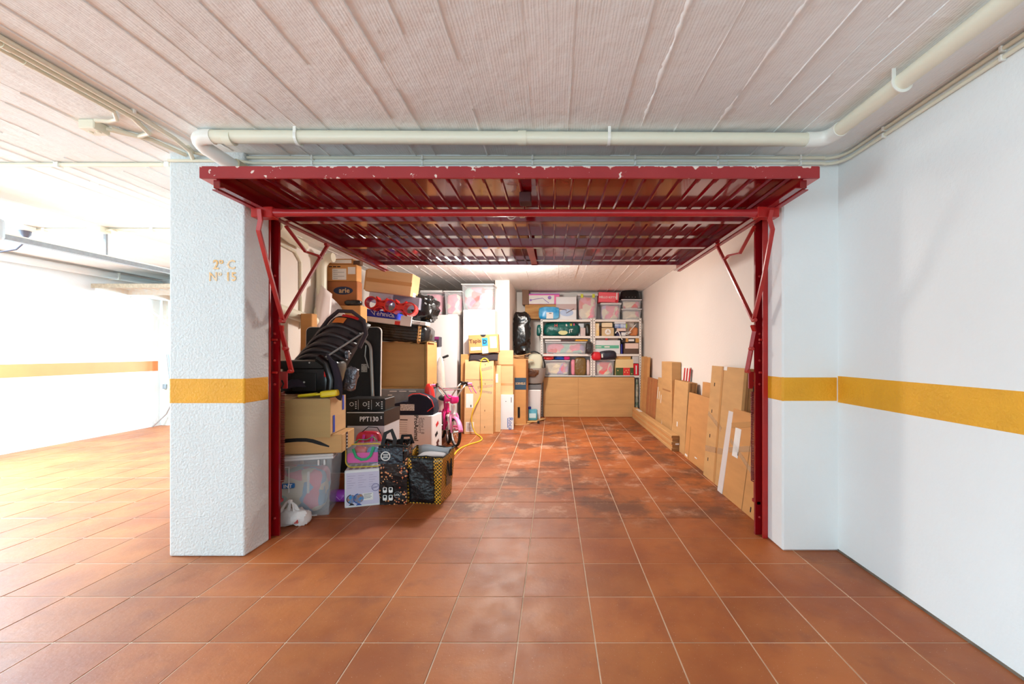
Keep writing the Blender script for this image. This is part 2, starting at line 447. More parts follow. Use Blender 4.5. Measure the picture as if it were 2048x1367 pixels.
def clamp(parent, c, axis):
    a = []
    for k in range(15):
        t = R(-20 + k * 220 / 14) + math.pi
        o, z = (PR + .004) * math.cos(t), (PR + .004) * math.sin(t)
        a.append((c[0], c[1] + o, c[2] + z) if axis == 'x' else (c[0] + o, c[1], c[2] + z))
    a = [(a[0][0], a[0][1], CH - PIPE_Z - .004)] + a
    return MB().tube(a, .011, 4, flat=(.25, 1)).build('clamp', PVCW, parent)
for u in (597, 1217): clamp(dp, (PX(u, 2.24), 0, -.004), 'x')
for y in (1.755, .5): clamp(dp, (xr + .085, y - 2.24, -.014), 'y')

def conduit(label, pts, r, clips=(), group=None, sleeves=(), name='conduit'):
    t = thing(name, label, 'conduit', pts[0], group=group)
    o = Vector(pts[0]); MB().tube([Vector(p) - o for p in pts], r, 10).build('tube', PVC, t, smooth=True)
    for c, sz in clips:
        MB().box(-sz[0] / 2, sz[0] / 2, -sz[1] / 2, sz[1] / 2, -sz[2] / 2, sz[2] / 2).build('clip', PVCW, t, bevel=.002).location = Vector(c) - o
    for a, b in sleeves: MB().tube([Vector(a) - o, Vector(b) - o], r * 1.3, 10).build('sleeve', PVC, t, smooth=True)
    return t
yf = 2.524; z1, z2 = 2.424, 2.390
cx = [PX(u, yf) for u in (412, 625, 845, 1065, 1270, 1435, 1600)]
rwx = RW - .012
def along(z, x0, first):
    return first + [(x0, yf, z), (1.66, yf, z)] + arc((1.66, 2.535, z), (rwx, 2.53, z), (rwx, 2.42, z)) + [(rwx, -2.9, z)]
conduit('upper thin cream conduit along the lintel and right wall', along(z1, -2.0, [(-2.12, 2.40, CH - .014), (-2.15, 2.47, CH - .016), (-2.08, yf - .034, z1)]), .0088, [((x, yf, z1), (.012, .026, .026)) for x in cx] + [((rwx, y, z1), (.024, .012, .024)) for y in (2.2, 1.62, .9)])
conduit('lower thin cream conduit along the lintel and right wall', [(-2.318, 2.489, z2), (-1.9, 2.489, z2 - .001), (-1.83, yf, z2)] + along(z2, -1.8, [])[0:], .0088, [((x, yf, z2), (.012, .026, .026)) for x in cx] + [((rwx, y, z2), (.024, .012, .024)) for y in (2.2, 1.62, .9)],
        sleeves=[((PX(1145, yf), yf, z2), (PX(1163, yf), yf, z2)), ((PX(1455, yf), yf, z2), (PX(1475, yf), yf, z2))])
ends = [[(-2.10, 2.10, CH - .014)] + [(-2.11, 2.30, CH - .018), (-2.13, 2.42, CH - .03), (-2.17, 2.488, CH - .045)], [(-2.14, 2.1, CH - .014), (-2.2, 2.25, CH - .018), (-2.29, 2.28, CH - .02), (-2.35, 2.2, CH - .02)], [(-2.18, 2.05, CH - .014), (-2.24, 2.12, CH - .016), (-2.29, 2.13, CH - .02), (-2.35, 2.12, CH - .02)]]
for k, (x, e) in enumerate(zip((-2.10, -2.14, -2.18), ends)):
    conduit(('right', 'middle', 'left')[k] + ' one of three ceiling conduits running to the pillar top', [(x, -2.9, CH - .014)] + e, .0115 if k < 2 else .0095,
            [((x, 2.06, CH - .008), (.034, .014, .022))] if k == 0 else [], 'three parallel ceiling conduits', [((x, 1.5 + .1 * k, CH - .014), (x, 1.53 + .1 * k, CH - .014))])
jb = thing('junction_box', 'square white junction box on the ceiling left of the pillar', 'junction box', (-2.42, 2.18, CH))
MB().box(-.042, .042, -.042, .042, -.048, 0).build('box_body', PVC, jb, bevel=.005)
for dx in (-.02, .022): MB().lathe([(.011, -.046), (.011, -.052), (.007, -.053)], 14, (dx, -.0, 0)).build('knockout', PVC, jb)
MB().tube([(.04, .02, -.02), (.16, .14, -.015), (.115 + .09, .31, -.02)], .012, 8).build('cable_stub', PVC, jb, smooth=True)

for y, lab in ((2.63, 'near'), (4.02, 'far')):
    conduit(lab + ' cream conduit crossing the ceiling of the left bay', [(-6.6, y, CH - .016), (-2.36 if y < 3 else -2.9, y, CH - .016)], .013,
            [((x, y, CH - .018), (.03, .036, .034)) for x in (-5.2, -4.1, -3.15, -2.45)] if y < 3 else [((x, y, CH - .018), (.03, .036, .034)) for x in (-6.1, -4.95, -3.9)], 'conduits across the left bay ceiling')
jb2 = thing('junction_box', 'beige junction box on the far conduit of the left bay ceiling', 'junction box', (PX(205, 4.02), 3.99, CH))
MB().box(-.07, .07, -.05, .05, -.055, 0).build('box_body', PVC, jb2, bevel=.005)
MB().tube([(.07, 0, -.03), (.13, 0, -.03), (.17, .01, -.05)], .012, 8).build('cable_stub', PVC, jb2, smooth=True)
so = thing('ceiling_socket', 'white ceiling socket with a grey plug in the left bay', 'socket', (PX(50, 3.95), 3.95, CH))
MB().box(-.05, .05, -.05, .05, -.05, 0).build('socket_body', PVCW, so, bevel=.006)
PLUG = mat('grey_plug', (95, 90, 100), .5)
MB().lathe([(.012, -.16), (.016, -.12), (.038, -.085), (.042, -.05)], 14).build('plug', PLUG, so, smooth=True)
MB().tube([(0, 0, -.155), (-.02, -.05, -.24), (-.12, -.15, -.30), (-.24, -.2, -.29), (-.33, -.24, -.22)], .007, 8).build('cord', PLUG, so, smooth=True)
wp = thing('wall_pipe', 'long pale grey pipe high along the left bay wall', 'pipe', (LW + .09, 0, 2.375))
MB().tube([(0, -2.5, 0), (0, 6.9, 0)], .05, 14).build('pipe_run', mat('pale_grey_pvc', (222, 228, 230), .4), wp, smooth=True)
for y in (2, 4.5, 6.2): MB().box(-.09, .055, y - .012, y + .012, -.055, .055).build('bracket', PVCW, wp)

# door drive of the neighbouring garage
dr = thing('door_opener', 'grey steel garage door opener rail hung in the left bay', 'door opener', (-4.56, 0, 2.2))
GREY = mat('opener_steel', (158, 162, 166), .4, .5, var=.15, vscale=30)
MB().box(-.03, .03, 2.6, 5.75, -.03, .012).build('rail', GREY, dr)
MB().box(-.036, .036, 2.6, 5.75, .012, .022).build('rail_cap', PVCW, dr)
MB().box(-.11, .11, 2.35, 3.37, -.06, .12).build('motor_housing', mat('opener_grey', (190, 196, 200), .5), dr, bevel=.03, seg=2)
for y in (4.2, 5.55): MB().box(-.012, .012, y, y + .02, .02, .245).build('hanger', GREY, dr)
MB().tube([(0, 5.3, -.02), (.05, 5.5, -.1), (.06, 5.62, -.02)], .012, 8).build('door_arm', GREY, dr)

# ------------------------------------------------------------------ up-and-over doors
RED = mat('red_gloss_paint', (134, 11, 19), .13, spec=.6, var=.25, vscale=3, coords='World', coat=.3)
REDM = mat('red_worn_paint', (168, 40, 44), .4, var=.35, vscale=7, coords='World')
REDS = mat('red_arm_paint', (176, 34, 30), .3, var=.2, vscale=9, coords='World')
def chipped():
    m = bpy.data.materials.new('chipped_red_paint'); m.use_nodes = True
    N = m.node_tree.nodes; L = m.node_tree.links; b = N['Principled BSDF']; b.inputs['Roughness'].default_value = .45
    g = N.new('ShaderNodeNewGeometry'); sp = N.new('ShaderNodeSeparateXYZ'); L.new(g.outputs['Position'], sp.inputs[0])
    nz = N.new('ShaderNodeTexNoise'); nz.inputs['Scale'].default_value = 32; nz.inputs['Detail'].default_value = 6; L.new(g.outputs['Position'], nz.inputs['Vector'])
    h = N.new('ShaderNodeMapRange'); h.inputs['From Min'].default_value = 2.20; h.inputs['From Max'].default_value = 2.2135; h.inputs['To Max'].default_value = .19; L.new(sp.outputs['Z'], h.inputs['Value'])
    ad = N.new('ShaderNodeMath'); ad.operation = 'ADD'; L.new(nz.outputs['Fac'], ad.inputs[0]); L.new(h.outputs[0], ad.inputs[1])
    r = N.new('ShaderNodeMapRange'); r.inputs['From Min'].default_value = .66; r.inputs['From Max'].default_value = .69; L.new(ad.outputs[0], r.inputs['Value'])
    n2 = N.new('ShaderNodeTexNoise'); n2.inputs['Scale'].default_value = 5; L.new(g.outputs['Position'], n2.inputs['Vector'])
    m1 = N.new('ShaderNodeMix'); m1.data_type = 'RGBA'; m1.inputs['A'].default_value = lin((142, 22, 30)); m1.inputs['B'].default_value = lin((164, 48, 50)); L.new(n2.outputs['Fac'], m1.inputs['Factor'])
    m2 = N.new('ShaderNodeMix'); m2.data_type = 'RGBA'; m2.inputs['B'].default_value = lin((225, 205, 195)); L.new(m1.outputs['Result'], m2.inputs['A']); L.new(r.outputs[0], m2.inputs['Factor'])
    L.new(m2.outputs['Result'], b.inputs['Base Color'])
    return m
CHIP = chipped()

DXL, DXR = -1.858, 1.402
gd = thing('garage_door', 'raised red ribbed steel up-and-over garage door', 'garage door', (0, 0, 0))
# front rail: face with a folded lip under it
MB().box(DXL, DXR, 2.168, 2.182, 2.150, 2.213).build('front_rail', CHIP, gd, bevel=.002)
MB().box(DXL + .002, DXR - .002, 2.18, 2.30, 2.207, 2.212).build('rail_return', REDM, gd)
for x0, x1, s in ((DXL, DXL + .075, 1), (DXR - .075, DXR, -1)):
    p = [(x0 + .001, 2.152), (x1 - .001, 2.152), (x1 - .001, 2.112) if s > 0 else (x1 - .001, 2.152), (x0 + .001, 2.152)]
    MB().add([(x0, 2.182, 2.151), (x1, 2.182, 2.151), (x1 if s > 0 else x0, 2.30, 2.106), (x1 if s > 0 else x0, 2.30, 2.112), (x0, 2.182, 2.156), (x1, 2.182, 2.156)],
             [(0, 1, 2), (5, 4, 3), (0, 4, 5, 1), (1, 5, 3, 2), (0, 2, 3, 4)]).build('corner_gusset', mat('pink_worn_paint', (196, 130, 130), .5), gd)
SXL, SXR = -1.785, 1.330
for x, s in ((SXL, 1), (SXR, -1)):
    MB().box(x - .018, x + .018, 2.19, 4.40, 2.106, 2.20).build('side_rail', RED, gd, bevel=.003)
    MB().box(min(x, x + s * .045), max(x, x + s * .045), 2.19, 4.40, 2.104, 2.109).build('side_flange', RED, gd)
    MB().box(min(x - .03 * s, x), max(x - .03 * s, x), 2.2, 4.42, 2.098, 2.103).build('edge_strip', REDM, gd)
# ribbed sheet: one folded panel after another
npan = 31; pw = (SXR - SXL - .03) / npan
pan = MB().prism([(0, 2.198), (pw * .80, 2.198), (pw * .86, 2.184), (pw * .95, 2.184), (pw, 2.198), (pw, 2.201), (pw * .955, 2.188), (pw * .855, 2.188), (pw * .805, 2.201), (0, 2.201)], 2.185, 4.39).mesh('panel')
pan.materials.append(RED)
for i in range(npan): link_mesh('panel', pan, gd, (SXL + .015 + i * pw, 0, 0))
for y, z0 in ((2.77, 2.112), (3.45, 2.112)):
    MB().box(SXL, SXR, y - .005, y + .005, z0, 2.186).box(SXL, SXR, y, y + .05, z0, z0 + .006).build('cross_rail', RED, gd)
MB().box(SXL, SXR, 4.33, 4.345, 2.152, 2.19).box(SXL, SXR, 4.345, 4.40, 2.168, 2.173).build('rear_rail', RED, gd)
MB().add([(-.225, 3.45, 2.110), (-.165, 3.45, 2.110), (-.165, 4.40, 2.160), (-.225, 4.40, 2.160), (-.225, 3.45, 2.117), (-.165, 3.45, 2.117), (-.165, 4.40, 2.167), (-.225, 4.40, 2.167)], [(3, 2, 1, 0), (4, 5, 6, 7), (0, 1, 5, 4), (1, 2, 6, 5), (2, 3, 7, 6), (3, 0, 4, 7)]).build('centre_strap', REDM, gd)
TY, TZ = 2.51, 2.082
MB().tube([(SXL + .09, TY, TZ), (SXL + .17, TY, TZ), (SXR - .17, TY, TZ), (SXR - .09, TY, TZ)], [.03, .022, .022, .03], 14).build('torsion_tube', mat('red_tube_paint', (176, 38, 42), .3, var=.2, vscale=4), gd, smooth=True)
for x, s in ((SXL, 1), (SXR, -1)):
    MB().box(min(x - .03 * s, x + .10 * s), max(x - .03 * s, x + .10 * s), TY - .032, TY + .032, TZ - .034, TZ + .03).build('tube_bracket', REDS, gd, bevel=.004)
MB().box(-.20, -.13, 2.44, 2.52, 2.125, 2.186).build('lock_case', mat('rusty_lock', (70, 22, 20), .6), gd, bevel=.004)
MB().tube([(-.265 + .03 * math.sin(a), 2.62, 2.11 + .03 * math.cos(a)) for a in [i * math.pi / 9 for i in range(13)]] + [(-.2, 2.62, 2.1)], .0035, 6).build('wire_loop', PVCW, gd, smooth=True)
MB().box(-.215, -.175, 2.6, 2.64, 2.09, 2.12).build('lock_knob', STEEL, gd, bevel=.008)
# lever arms at both sides
def bar(pts, name, w=.016, m=REDS):
    return MB().tube(pts, w, 4, flat=(.55, 1.1)).build(name, m, gd, bevel=0)
for s in (-1, 1):
    if s < 0: q = lambda u, v, Y: (PX(u, Y), Y, PZ(v, Y))
    else: q = lambda u, v, Y: (PX(1106 + (1106 - u) * .735 + .5, Y) if False else None, Y, PZ(v, Y))
    if s < 0:
        A = [(519, 418, 2.46), (521, 440, 2.47), (517, 460, 2.485), (541, 552, 2.60), (566, 642, 2.76)]
        B = [(655, 490, 3.24), (566, 642, 2.78)]
        Cc = [(563, 650, 2.79), (563, 662, 2.80), (583, 742, 2.87)]
        D = [(572, 452, 2.80), (611, 503, 3.02), (636, 511, 3.13), (643, 517, 3.17)]
    else:
        A = [(1543, 420, 2.46), (1539, 438, 2.47), (1545, 458, 2.485), (1528, 552, 2.62), (1507, 640, 2.79)]
        B = [(1434, 490, 3.30), (1507, 642, 2.81)]
        Cc = [(1505, 650, 2.80), (1509, 662, 2.81), (1494, 742, 2.86)]
        D = [(1509, 452, 2.76), (1480, 506, 2.98), (1457, 511, 3.12), (1449, 518, 3.17)]
    P = lambda L: [(PX(u, Y), Y, PZ(v, Y)) for u, v, Y in L]
    bar(P(A), 'lever_arm'); bar(P(B), 'lift_arm'); bar(P(Cc), 'spring_lever', .018); bar(P(D), 'brace', .014)
    for u, v, Y in (A[-1], Cc[-1], B[0], ((Cc[1][0] + Cc[2][0]) / 2, 697, 2.82)):
        c = Vector((PX(u, Y), Y, PZ(v, Y)))
        MB().tube([c + Vector((0, -.028, 0)), c + Vector((0, .01, 0))], .013, 10).build('pivot_bolt', REDS, gd)

fr = thing('door_frame', 'red steel frame posts of the garage door with coil springs', 'door frame', (0, 0, 0))
for s, xo, xi in ((-1, -1.868, -1.847), (1, 1.424, 1.37)):
    if s < 0:
        MB().box(-1.897, -1.868, 2.723, 2.737, 0, 2.25).build('post_outer', REDS, fr, bevel=.002)
        MB().box(-1.905, -1.893, 2.737, 2.80, 0, 2.25).box(-1.905, -1.847, 2.782, 2.80, 0, 2.25).build('post', RED, fr)
        sx = -1.885; px = -1.862
    else:
        MB().box(1.393, 1.4265, 2.74, 2.752, 0, 2.25).build('post_outer', REDS, fr, bevel=.002)
        MB().box(1.424, 1.436, 2.762, 2.84, 0, 2.25).box(1.372, 1.436, 2.80, 2.82, 0, 2.25).build('post', RED, fr)
        sx = 1.395; px = 1.40
    for z in (.12, 1.02, 1.18, 1.30, 1.36, 1.75):
        MB().lathe([(.009, 0), (.009, .006), (.004, .009)], 8, (px - (.01 if s < 0 else 0), 2.781 if s < 0 else 2.799, z), Matrix.Rotation(R(90), 3, 'X')).build('rivet', REDS, fr)
    for z in (1.10, 1.32):
        MB().tube([(px - .02, 2.765, z), (px + .015, 2.765, z)], .008, 8).build('post_pin', REDS, fr)
    # spring plate, hook and coil
    zt = PZ(777, 2.88)
    MB().box(sx - .03, sx + .03, 2.885, 2.893, zt, zt + .12).build('spring_plate', REDS, fr, bevel=.01)
    hl = [(sx, 2.87, zt + .06), (sx + .012, 2.87, zt + .035), (sx, 2.87, zt + .01), (sx, 2.87, zt - .02)]
    MB().tube(hl, .005, 6).build('hook', DARK, fr)
    turns, r0 = 52, .021; z0 = PZ(960, 2.88)
    hx = [(sx + r0 * math.cos(t * 2 * math.pi * turns / 520), 2.86 + r0 * math.sin(t * 2 * math.pi * turns / 520), zt - .02 - (zt - .02 - z0) * t / 520) for t in range(521)]
    MB().tube(hx, .0042, 5).build('coil_spring', mat('spring_red', (120, 22, 26), .45), fr, smooth='all')
    MB().tube([(sx, 2.86, z0), (sx, 2.86, z0 - .12)], .006, 6).build('spring_rod', REDM, fr)
    MB().box(sx - .012, sx + .012, 2.80, 2.87, z0 - .14, z0 - .12).build('rod_bracket', REDM, fr)

WDOOR = mat('white_door_paint', (214, 210, 202), .4, var=.2, vscale=25, rgb2=(214, 202, 184), coords='World')
WDB = mat('beige_door_edge', (176, 154, 128), .5, var=.3, vscale=30, coords='World')
nd = thing('garage_door', 'raised white up-and-over door of the neighbouring garage', 'garage door', (0, 0, 0))
MB().box(-6.56, -3.1, 5.86, 5.88, 2.15, 2.21).build('front_rail', WDB, nd, bevel=.003)
for x in (-6.5, -3.16): MB().box(x - .02, x + .02, 5.88, 8.1, 2.10, 2.2).build('side_rail', WDOOR, nd)
wp_ = MB().prism([(0, 2.195), (.1, 2.195), (.11, 2.182), (.125, 2.182), (.13, 2.195), (.13, 2.2), (.11, 2.19), (0, 2.2)], 5.88, 8.1).mesh('panel'); wp_.materials.append(WDOOR)
for i in range(26): link_mesh('panel', wp_, nd, (-6.5 + .128 * i, 0, 0))
for y in (6.3, 7.0, 8.05): MB().box(-6.5, -3.16, y, y + .02, 2.11, 2.185).build('cross_rail', WDOOR, nd)
MB().tube([(-6.44, 6.3, 2.08), (-6.44, 6.6, 1.9), (-6.42, 6.95, 1.66), (-6.42, 7.0, 1.45)], .018, 4).build('lever_arm', WDOOR, nd)
MB().tube([(-6.44, 7.0, 1.46), (-6.40, 6.92, 1.26), (-6.40, 6.98, 1.2)], .022, 4).build('spring_lever', mat('rusty_white', (226, 200, 176), .5), nd)
nf = thing('door_frame', 'white frame post with counterweight rod of the neighbouring door', 'door frame', (-6.5, 7.0, 0))
MB().box(-.10, .0, -.02, .06, 0, 2.25).build('post', WDOOR, nf)
MB().tube([(.02, -.05, 1.2), (.09, -.05, .55), (.11, -.05, .42)], .018, 8).build('spring_rod', GREY, nf)
MB().tube([(.11, -.05, .42), (.02, -.08, .2), (-.1, -.2, .005)], .010, 8).build('pull_rod', mat('brown_grey_rod', (150, 130, 120), .5), nf)
MB().box(-.06, -.02, -.07, -.02, .62, .70).build('switch_box', GREY, nf, bevel=.006)

# ------------------------------------------------------------------ kit for the stored goods
def card(name, rgb, **k):
    return mat(name, rgb, .8, var=.14, vscale=2.2, vstretch=(1, 1, 5), bump=.05, bscale=40, bstretch=(1, 1, 6), rnd=.05, **k)
CARD = card('cardboard', (208, 162, 106)); CARDL = card('cardboard_pale', (222, 182, 132)); CARDD = card('cardboard_dark', (168, 120, 72)); CARDO = card('cardboard_orange', (208, 150, 90))
CARDIN = card('cardboard_inside', (184, 152, 100))
TAPE = mat('parcel_tape', (196, 146, 92), .25); CLEARTAPE = mat('clear_tape', (222, 190, 150), .12, alpha=.4)
PAPER = mat('white_paper', (238, 236, 232), .7, var=.05, vscale=10); INK = mat('black_ink', (22, 20, 22), .7); GREYINK = mat('grey_ink', (120, 120, 126), .7)
BLACKP = mat('black_plastic', (20, 18, 19), .35, var=.2, vscale=6); BLACKR = mat('black_rubber', (26, 25, 26), .7)
BLACKBAG = mat('black_bag_film', (16, 14, 15), .25, bump=.5, bscale=12, spec=.6)
WBAG = mat('white_bag_film', (232, 228, 226), .45, bump=.5, bscale=18)
WLAQ = mat('white_laminate', (224, 218, 216), .4); WCARD = mat('white_card', (228, 230, 232), .55, var=.05, vscale=4)
CLEAR = mat('clear_plastic', (225, 228, 232), .25, alpha=.20); CLEARM = mat('milky_plastic', (216, 222, 226), .35, alpha=.24); CLEARW = mat('milky_rim', (230, 230, 230), .3, alpha=.85)
ORANGEST = mat('orange_print', (226, 120, 40), .6); REDP = mat('red_plastic', (208, 44, 40), .3); YELP = mat('yellow_plastic', (232, 205, 30), .35); PINKP = mat('pink_plastic', (226, 96, 170), .35)
BLUEP = mat('blue_print', (40, 60, 190), .35); GREENP = mat('green_webbing', (20, 160, 100), .5); PURPLE = mat('purple_film', (170, 70, 190), .25); NAVY = mat('navy_fabric', (24, 26, 44), .95, bump=.1, bscale=300)
SILV = mat('silver_tube', (176, 180, 178), .3, .35); FOIL = mat('foil_film', (120, 118, 124), .2, .6, bump=.8, bscale=30)

def bcenter(frx, fry, w, d, rot):
    c, s = math.cos(rot), math.sin(rot)
    return (frx - c * w / 2 - s * d / 2, fry - s * w / 2 + c * d / 2)

def carton(label, w, d, h, loc, rot=0.0, m=None, name='cardboard_box', cat='box', tape=True, ftape=False, tilt=0.0, pitch=0.0, group=None):
    t = thing(name, label, cat, loc, (pitch, tilt, rot), group)
    MB().box(-w / 2, w / 2, -d / 2, d / 2, 0, h).build('box_body', m or CARD, t, bevel=min(.006, h * .15))
    sz = (w, d, h)
    if tape: sticker(t, sz, 'top', 0, 1, .44, .56, TAPE, 'tape', .0015); 
    if ftape: sticker(t, sz, 'front', .45, .55, .55, 1, TAPE, 'tape', .0015)
    return t, sz
def rect(u0, u1, v0, v1, Y):
    """width, height, centre x, foot z of an upright rectangle seen between these image lines at distance Y"""
    return (PX(u1, Y) - PX(u0, Y), PZ(v0, Y) - PZ(v1, Y), (PX(u0, Y) + PX(u1, Y)) / 2, PZ(v1, Y))
def carton_px(label, u0, u1, v0, v1, Y, d, z=None, **k):
    w, h, cx, z0 = rect(u0, u1, v0, v1, Y)
    if z is not None: h += z0 - z; z0 = z
    return carton(label, w, d, h, (cx, Y + d / 2, z0), **k)

def blob_mesh(w, d, h, e=.55, nu=30, nv=18, amp=.06, freq=6.0, seed=0, crease=0.0):
    mb = MB()
    def sg(x, p): return math.copysign(abs(x) ** p, x)
    def fn(u, v):
        a = 2 * math.pi * u; b = math.pi * (v - .5)
        p = Vector((sg(math.cos(b), e) * sg(math.cos(a), e), sg(math.cos(b), e) * sg(math.sin(a), e), sg(math.sin(b), e)))
        q = Vector((p.x * w, p.y * d, p.z * h)) * .5
        s = Vector((seed * 7.3, seed * 1.7, seed * 3.1))
        n = mnoise.noise(q * freq + s) + .5 * mnoise.noise(q * freq * 2.3 + s)
        c = 1 - abs(mnoise.noise(q * freq * 1.6 - s)) * 2
        q += p.normalized() * (amp * n + crease * max(0, c) ** 3) * min(w, d, h) * 1.6
        return (q.x, q.y, max(q.z + h / 2, 0))
    mb.grid(nu, nv, fn)
    me = mb.mesh('blob', smooth=True)
    bm = bmesh.new(); bm.from_mesh(me); bmesh.ops.remove_doubles(bm, verts=bm.verts, dist=1e-5); bmesh.ops.recalc_face_normals(bm, faces=bm.faces); bm.to_mesh(me); bm.free()
    for p in me.polygons: p.use_smooth = True
    return me
def blob(name, label, cat, loc, size, m, rot=(0, 0, 0), group=None, parent=None, **k):
    me = blob_mesh(*size, **k); me.materials.append(m)
    o = bpy.data.objects.new(name, me); COL.objects.link(o); o.location = loc; o.rotation_euler = rot
    if parent is not None: o.parent = parent
    return tag(o, label, cat, group)

def tub(label, w, d, h, loc, rot=0.0, lid=None, m=None, taper=.03, clips=None, group=None, name='storage_tub'):
    """clear plastic tub: thin walls, rim, optional lid and clips"""
    t = thing(name, label, 'storage box', loc, (0, 0, rot), group)
    k = .004; mm = m or CLEAR
    a = MB(); tx = taper
    def ring(z, o): 
        f = 1 - z / h
        x, y = w / 2 - tx * f - o, d / 2 - tx * f - o
        return [(-x, -y, z), (x, -y, z), (x, y, z), (-x, y, z)]
    vs = ring(0, 0) + ring(h, 0) + ring(h, k) + ring(.004, k)
    fs = [(3, 2, 1, 0)] + [(4 * r + i, 4 * r + (i + 1) % 4, 4 * r + 4 + (i + 1) % 4, 4 * r + 4 + i) for r in range(3) for i in range(4)] + [(12, 13, 14, 15)]
    a.add(vs, fs).build('tub_body', mm, t)
    r = MB()
    for x0, x1, y0, y1 in ((-w / 2 - .012, w / 2 + .012, -d / 2 - .012, -d / 2 + .004), (-w / 2 - .012, w / 2 + .012, d / 2 - .004, d / 2 + .012), (-w / 2 - .012, -w / 2 + .004, -d / 2, d / 2), (w / 2 - .004, w / 2 + .012, -d / 2, d / 2)):
        r.box(x0, x1, y0, y1, h - .016, h)
    r.build('rim', CLEARW, t)
    if lid: MB().box(-w / 2 - .012, w / 2 + .012, -d / 2 - .012, d / 2 + .012, h, h + .018).build('lid', lid, t, bevel=.006)
    if clips:
        for x in (-w * .3, w * .3): MB().box(x - .025, x + .025, -d / 2 - .022, -d / 2 - .008, h - .06, h + .012).build('clip', clips, t, bevel=.004)
    MB().box(-w * .3, w * .3, -d / 2 + taper - .008, -d / 2 + taper, .004, .012).build('foot_bead', CLEARW, t)
    return t

HEAPS = {}
def heap_mat(cols):
    """crumpled pieces of cloth in several colours"""
    if cols in HEAPS: return HEAPS[cols]
    m = bpy.data.materials.new('mixed_cloth'); m.use_nodes = True; HEAPS[cols] = m
    N = m.node_tree.nodes; L = m.node_tree.links; b = N['Principled BSDF']; b.inputs['Roughness'].default_value = .9
    tc = N.new('ShaderNodeTexCoord'); nz = N.new('ShaderNodeTexNoise'); nz.inputs['Scale'].default_value = 7; L.new(tc.outputs['Object'], nz.inputs['Vector'])
    mx = N.new('ShaderNodeMix'); mx.data_type = 'VECTOR'; mx.inputs['Factor'].default_value = .12; L.new(tc.outputs['Object'], mx.inputs['A']); L.new(nz.outputs['Color'], mx.inputs['B'])
    vo = N.new('ShaderNodeTexVoronoi'); vo.inputs['Scale'].default_value = 9; L.new(mx.outputs['Result'], vo.inputs['Vector'])
    sp = N.new('ShaderNodeSeparateColor'); L.new(vo.outputs['Color'], sp.inputs[0])
    cr = N.new('ShaderNodeValToRGB'); cr.color_ramp.interpolation = 'CONSTANT'
    tones = [c for c in cols] + [3, 0]
    for i, c in enumerate(tones):
        e = cr.color_ramp.elements[i] if i < 2 else cr.color_ramp.elements.new(i / len(tones))
        e.position = i / len(tones); e.color = lin(PTONE[c])
    L.new(sp.outputs[0], cr.inputs[0]); L.new(cr.outputs[0], b.inputs['Base Color'])
    bp = N.new('ShaderNodeBump'); bp.inputs['Strength'].default_value = .5; bp.inputs['Distance'].default_value = .03; L.new(vo.outputs['Distance'], bp.inputs['Height']); L.new(bp.outputs['Normal'], b.inputs['Normal'])
    return m
PTONE = [(238, 150, 168), (168, 206, 196), (196, 176, 214), (232, 220, 196), (236, 112, 110), (150, 190, 222)]
def plane_bag(t, name, pts, m): return MB().add(pts, [tuple(range(len(pts)))]).build(name, m, t, thick=.004)

# ------------------------------------------------------------------ left front of the pile
rot = R(16); w, d, h = .53, .37, .452
cx_, cy_ = bcenter(-1.672, 3.125, w, d, rot)
tb = tub('large frosted storage tub under the boxes beside the red post', w, d, h, (cx_, cy_, 0), rot, lid=CLEARW, m=CLEARM, taper=.028)
sz = (w, d, h)
MB().box(w * .17, w * .20, -d / 2 - .003 + .02, -d / 2 + .012, .17, .33).build('paper_strip', PAPER, tb).rotation_euler = (R(-3), 0, 0)
for x in (.17, .21): MB().box(x, x + .012, -d / 2 - .012, -d / 2 + .004, .39, .43).build('rib', CLEARW, tb)
MB().box(-.24, -.02, -d / 2 + .001, -d / 2 + .007, .385, .391).box(-.026, -.02, -d / 2 + .001, -d / 2 + .007, .2, .39).build('moulded_frame', CLEARW, tb)
Mi = Matrix.Translation((cx_, cy_, 0)) @ Matrix.Rotation(rot, 4, 'Z')
def inside(x, y, z): return tuple(Mi @ Vector((x, y, z)))
blob('mixed_contents', 'jumbled toys and cloth seen through the large frosted tub', 'toys', inside(-.01, -.02, .012), (.41, .27, .33), heap_mat((5, 3, 5, 1)), rot=(0, 0, rot), seed=2, amp=.05, e=.4, nu=40, nv=24)['kind'] = 'stuff'
c_, s_ = carton('small pale blue printed card inside the large frosted tub', .085, .02, .035, inside(-.03, -.172, .23), rot, m=mat('blue_card', (40, 110, 180), .5), tape=False, name='toy_card', cat='card')
face_text(c_, s_, 'front', 'INT', .5, .5, .036, PAPER, True)

pb_ = thing('plastic_bag', 'knotted white plastic bag with red print on the floor by the post', 'bag', (-1.875, 2.985, 0))
blob('bag_body', None, None, (0, 0, 0), (.215, .115, .095), WBAG, parent=pb_, seed=3, amp=.08, crease=.12, freq=12)
MB().tube([(-.085, -.03, .075), (-.055, -.035, .125), (-.03, -.03, .165), (-.005, -.03, .178), (.012, -.03, .15), (.02, -.03, .10)], [.02, .017, .012, .009, .012, .02], 6, flat=(.35, 1)).build('handle', WBAG, pb_, smooth=True)
MB().tube([(-.03, -.02, .08), (-.012, -.03, .13), (.0, -.035, .172), (.03, -.03, .14), (.05, -.02, .085)], [.016, .012, .009, .014, .018], 6, flat=(.35, 1)).build('handle', WBAG, pb_, smooth=True)
blob('knot', None, None, (-.005, -.03, .155), (.03, .025, .028), WBAG, parent=pb_, seed=5, amp=.1)
for k in range(5): MB().tube([(.035 + .008 * k, -.062 - .001 * k, .06 - .004 * abs(k - 2)), (.028 + .01 * k, -.064, .025)], .003, 5).build('red_print', REDP, pb_)

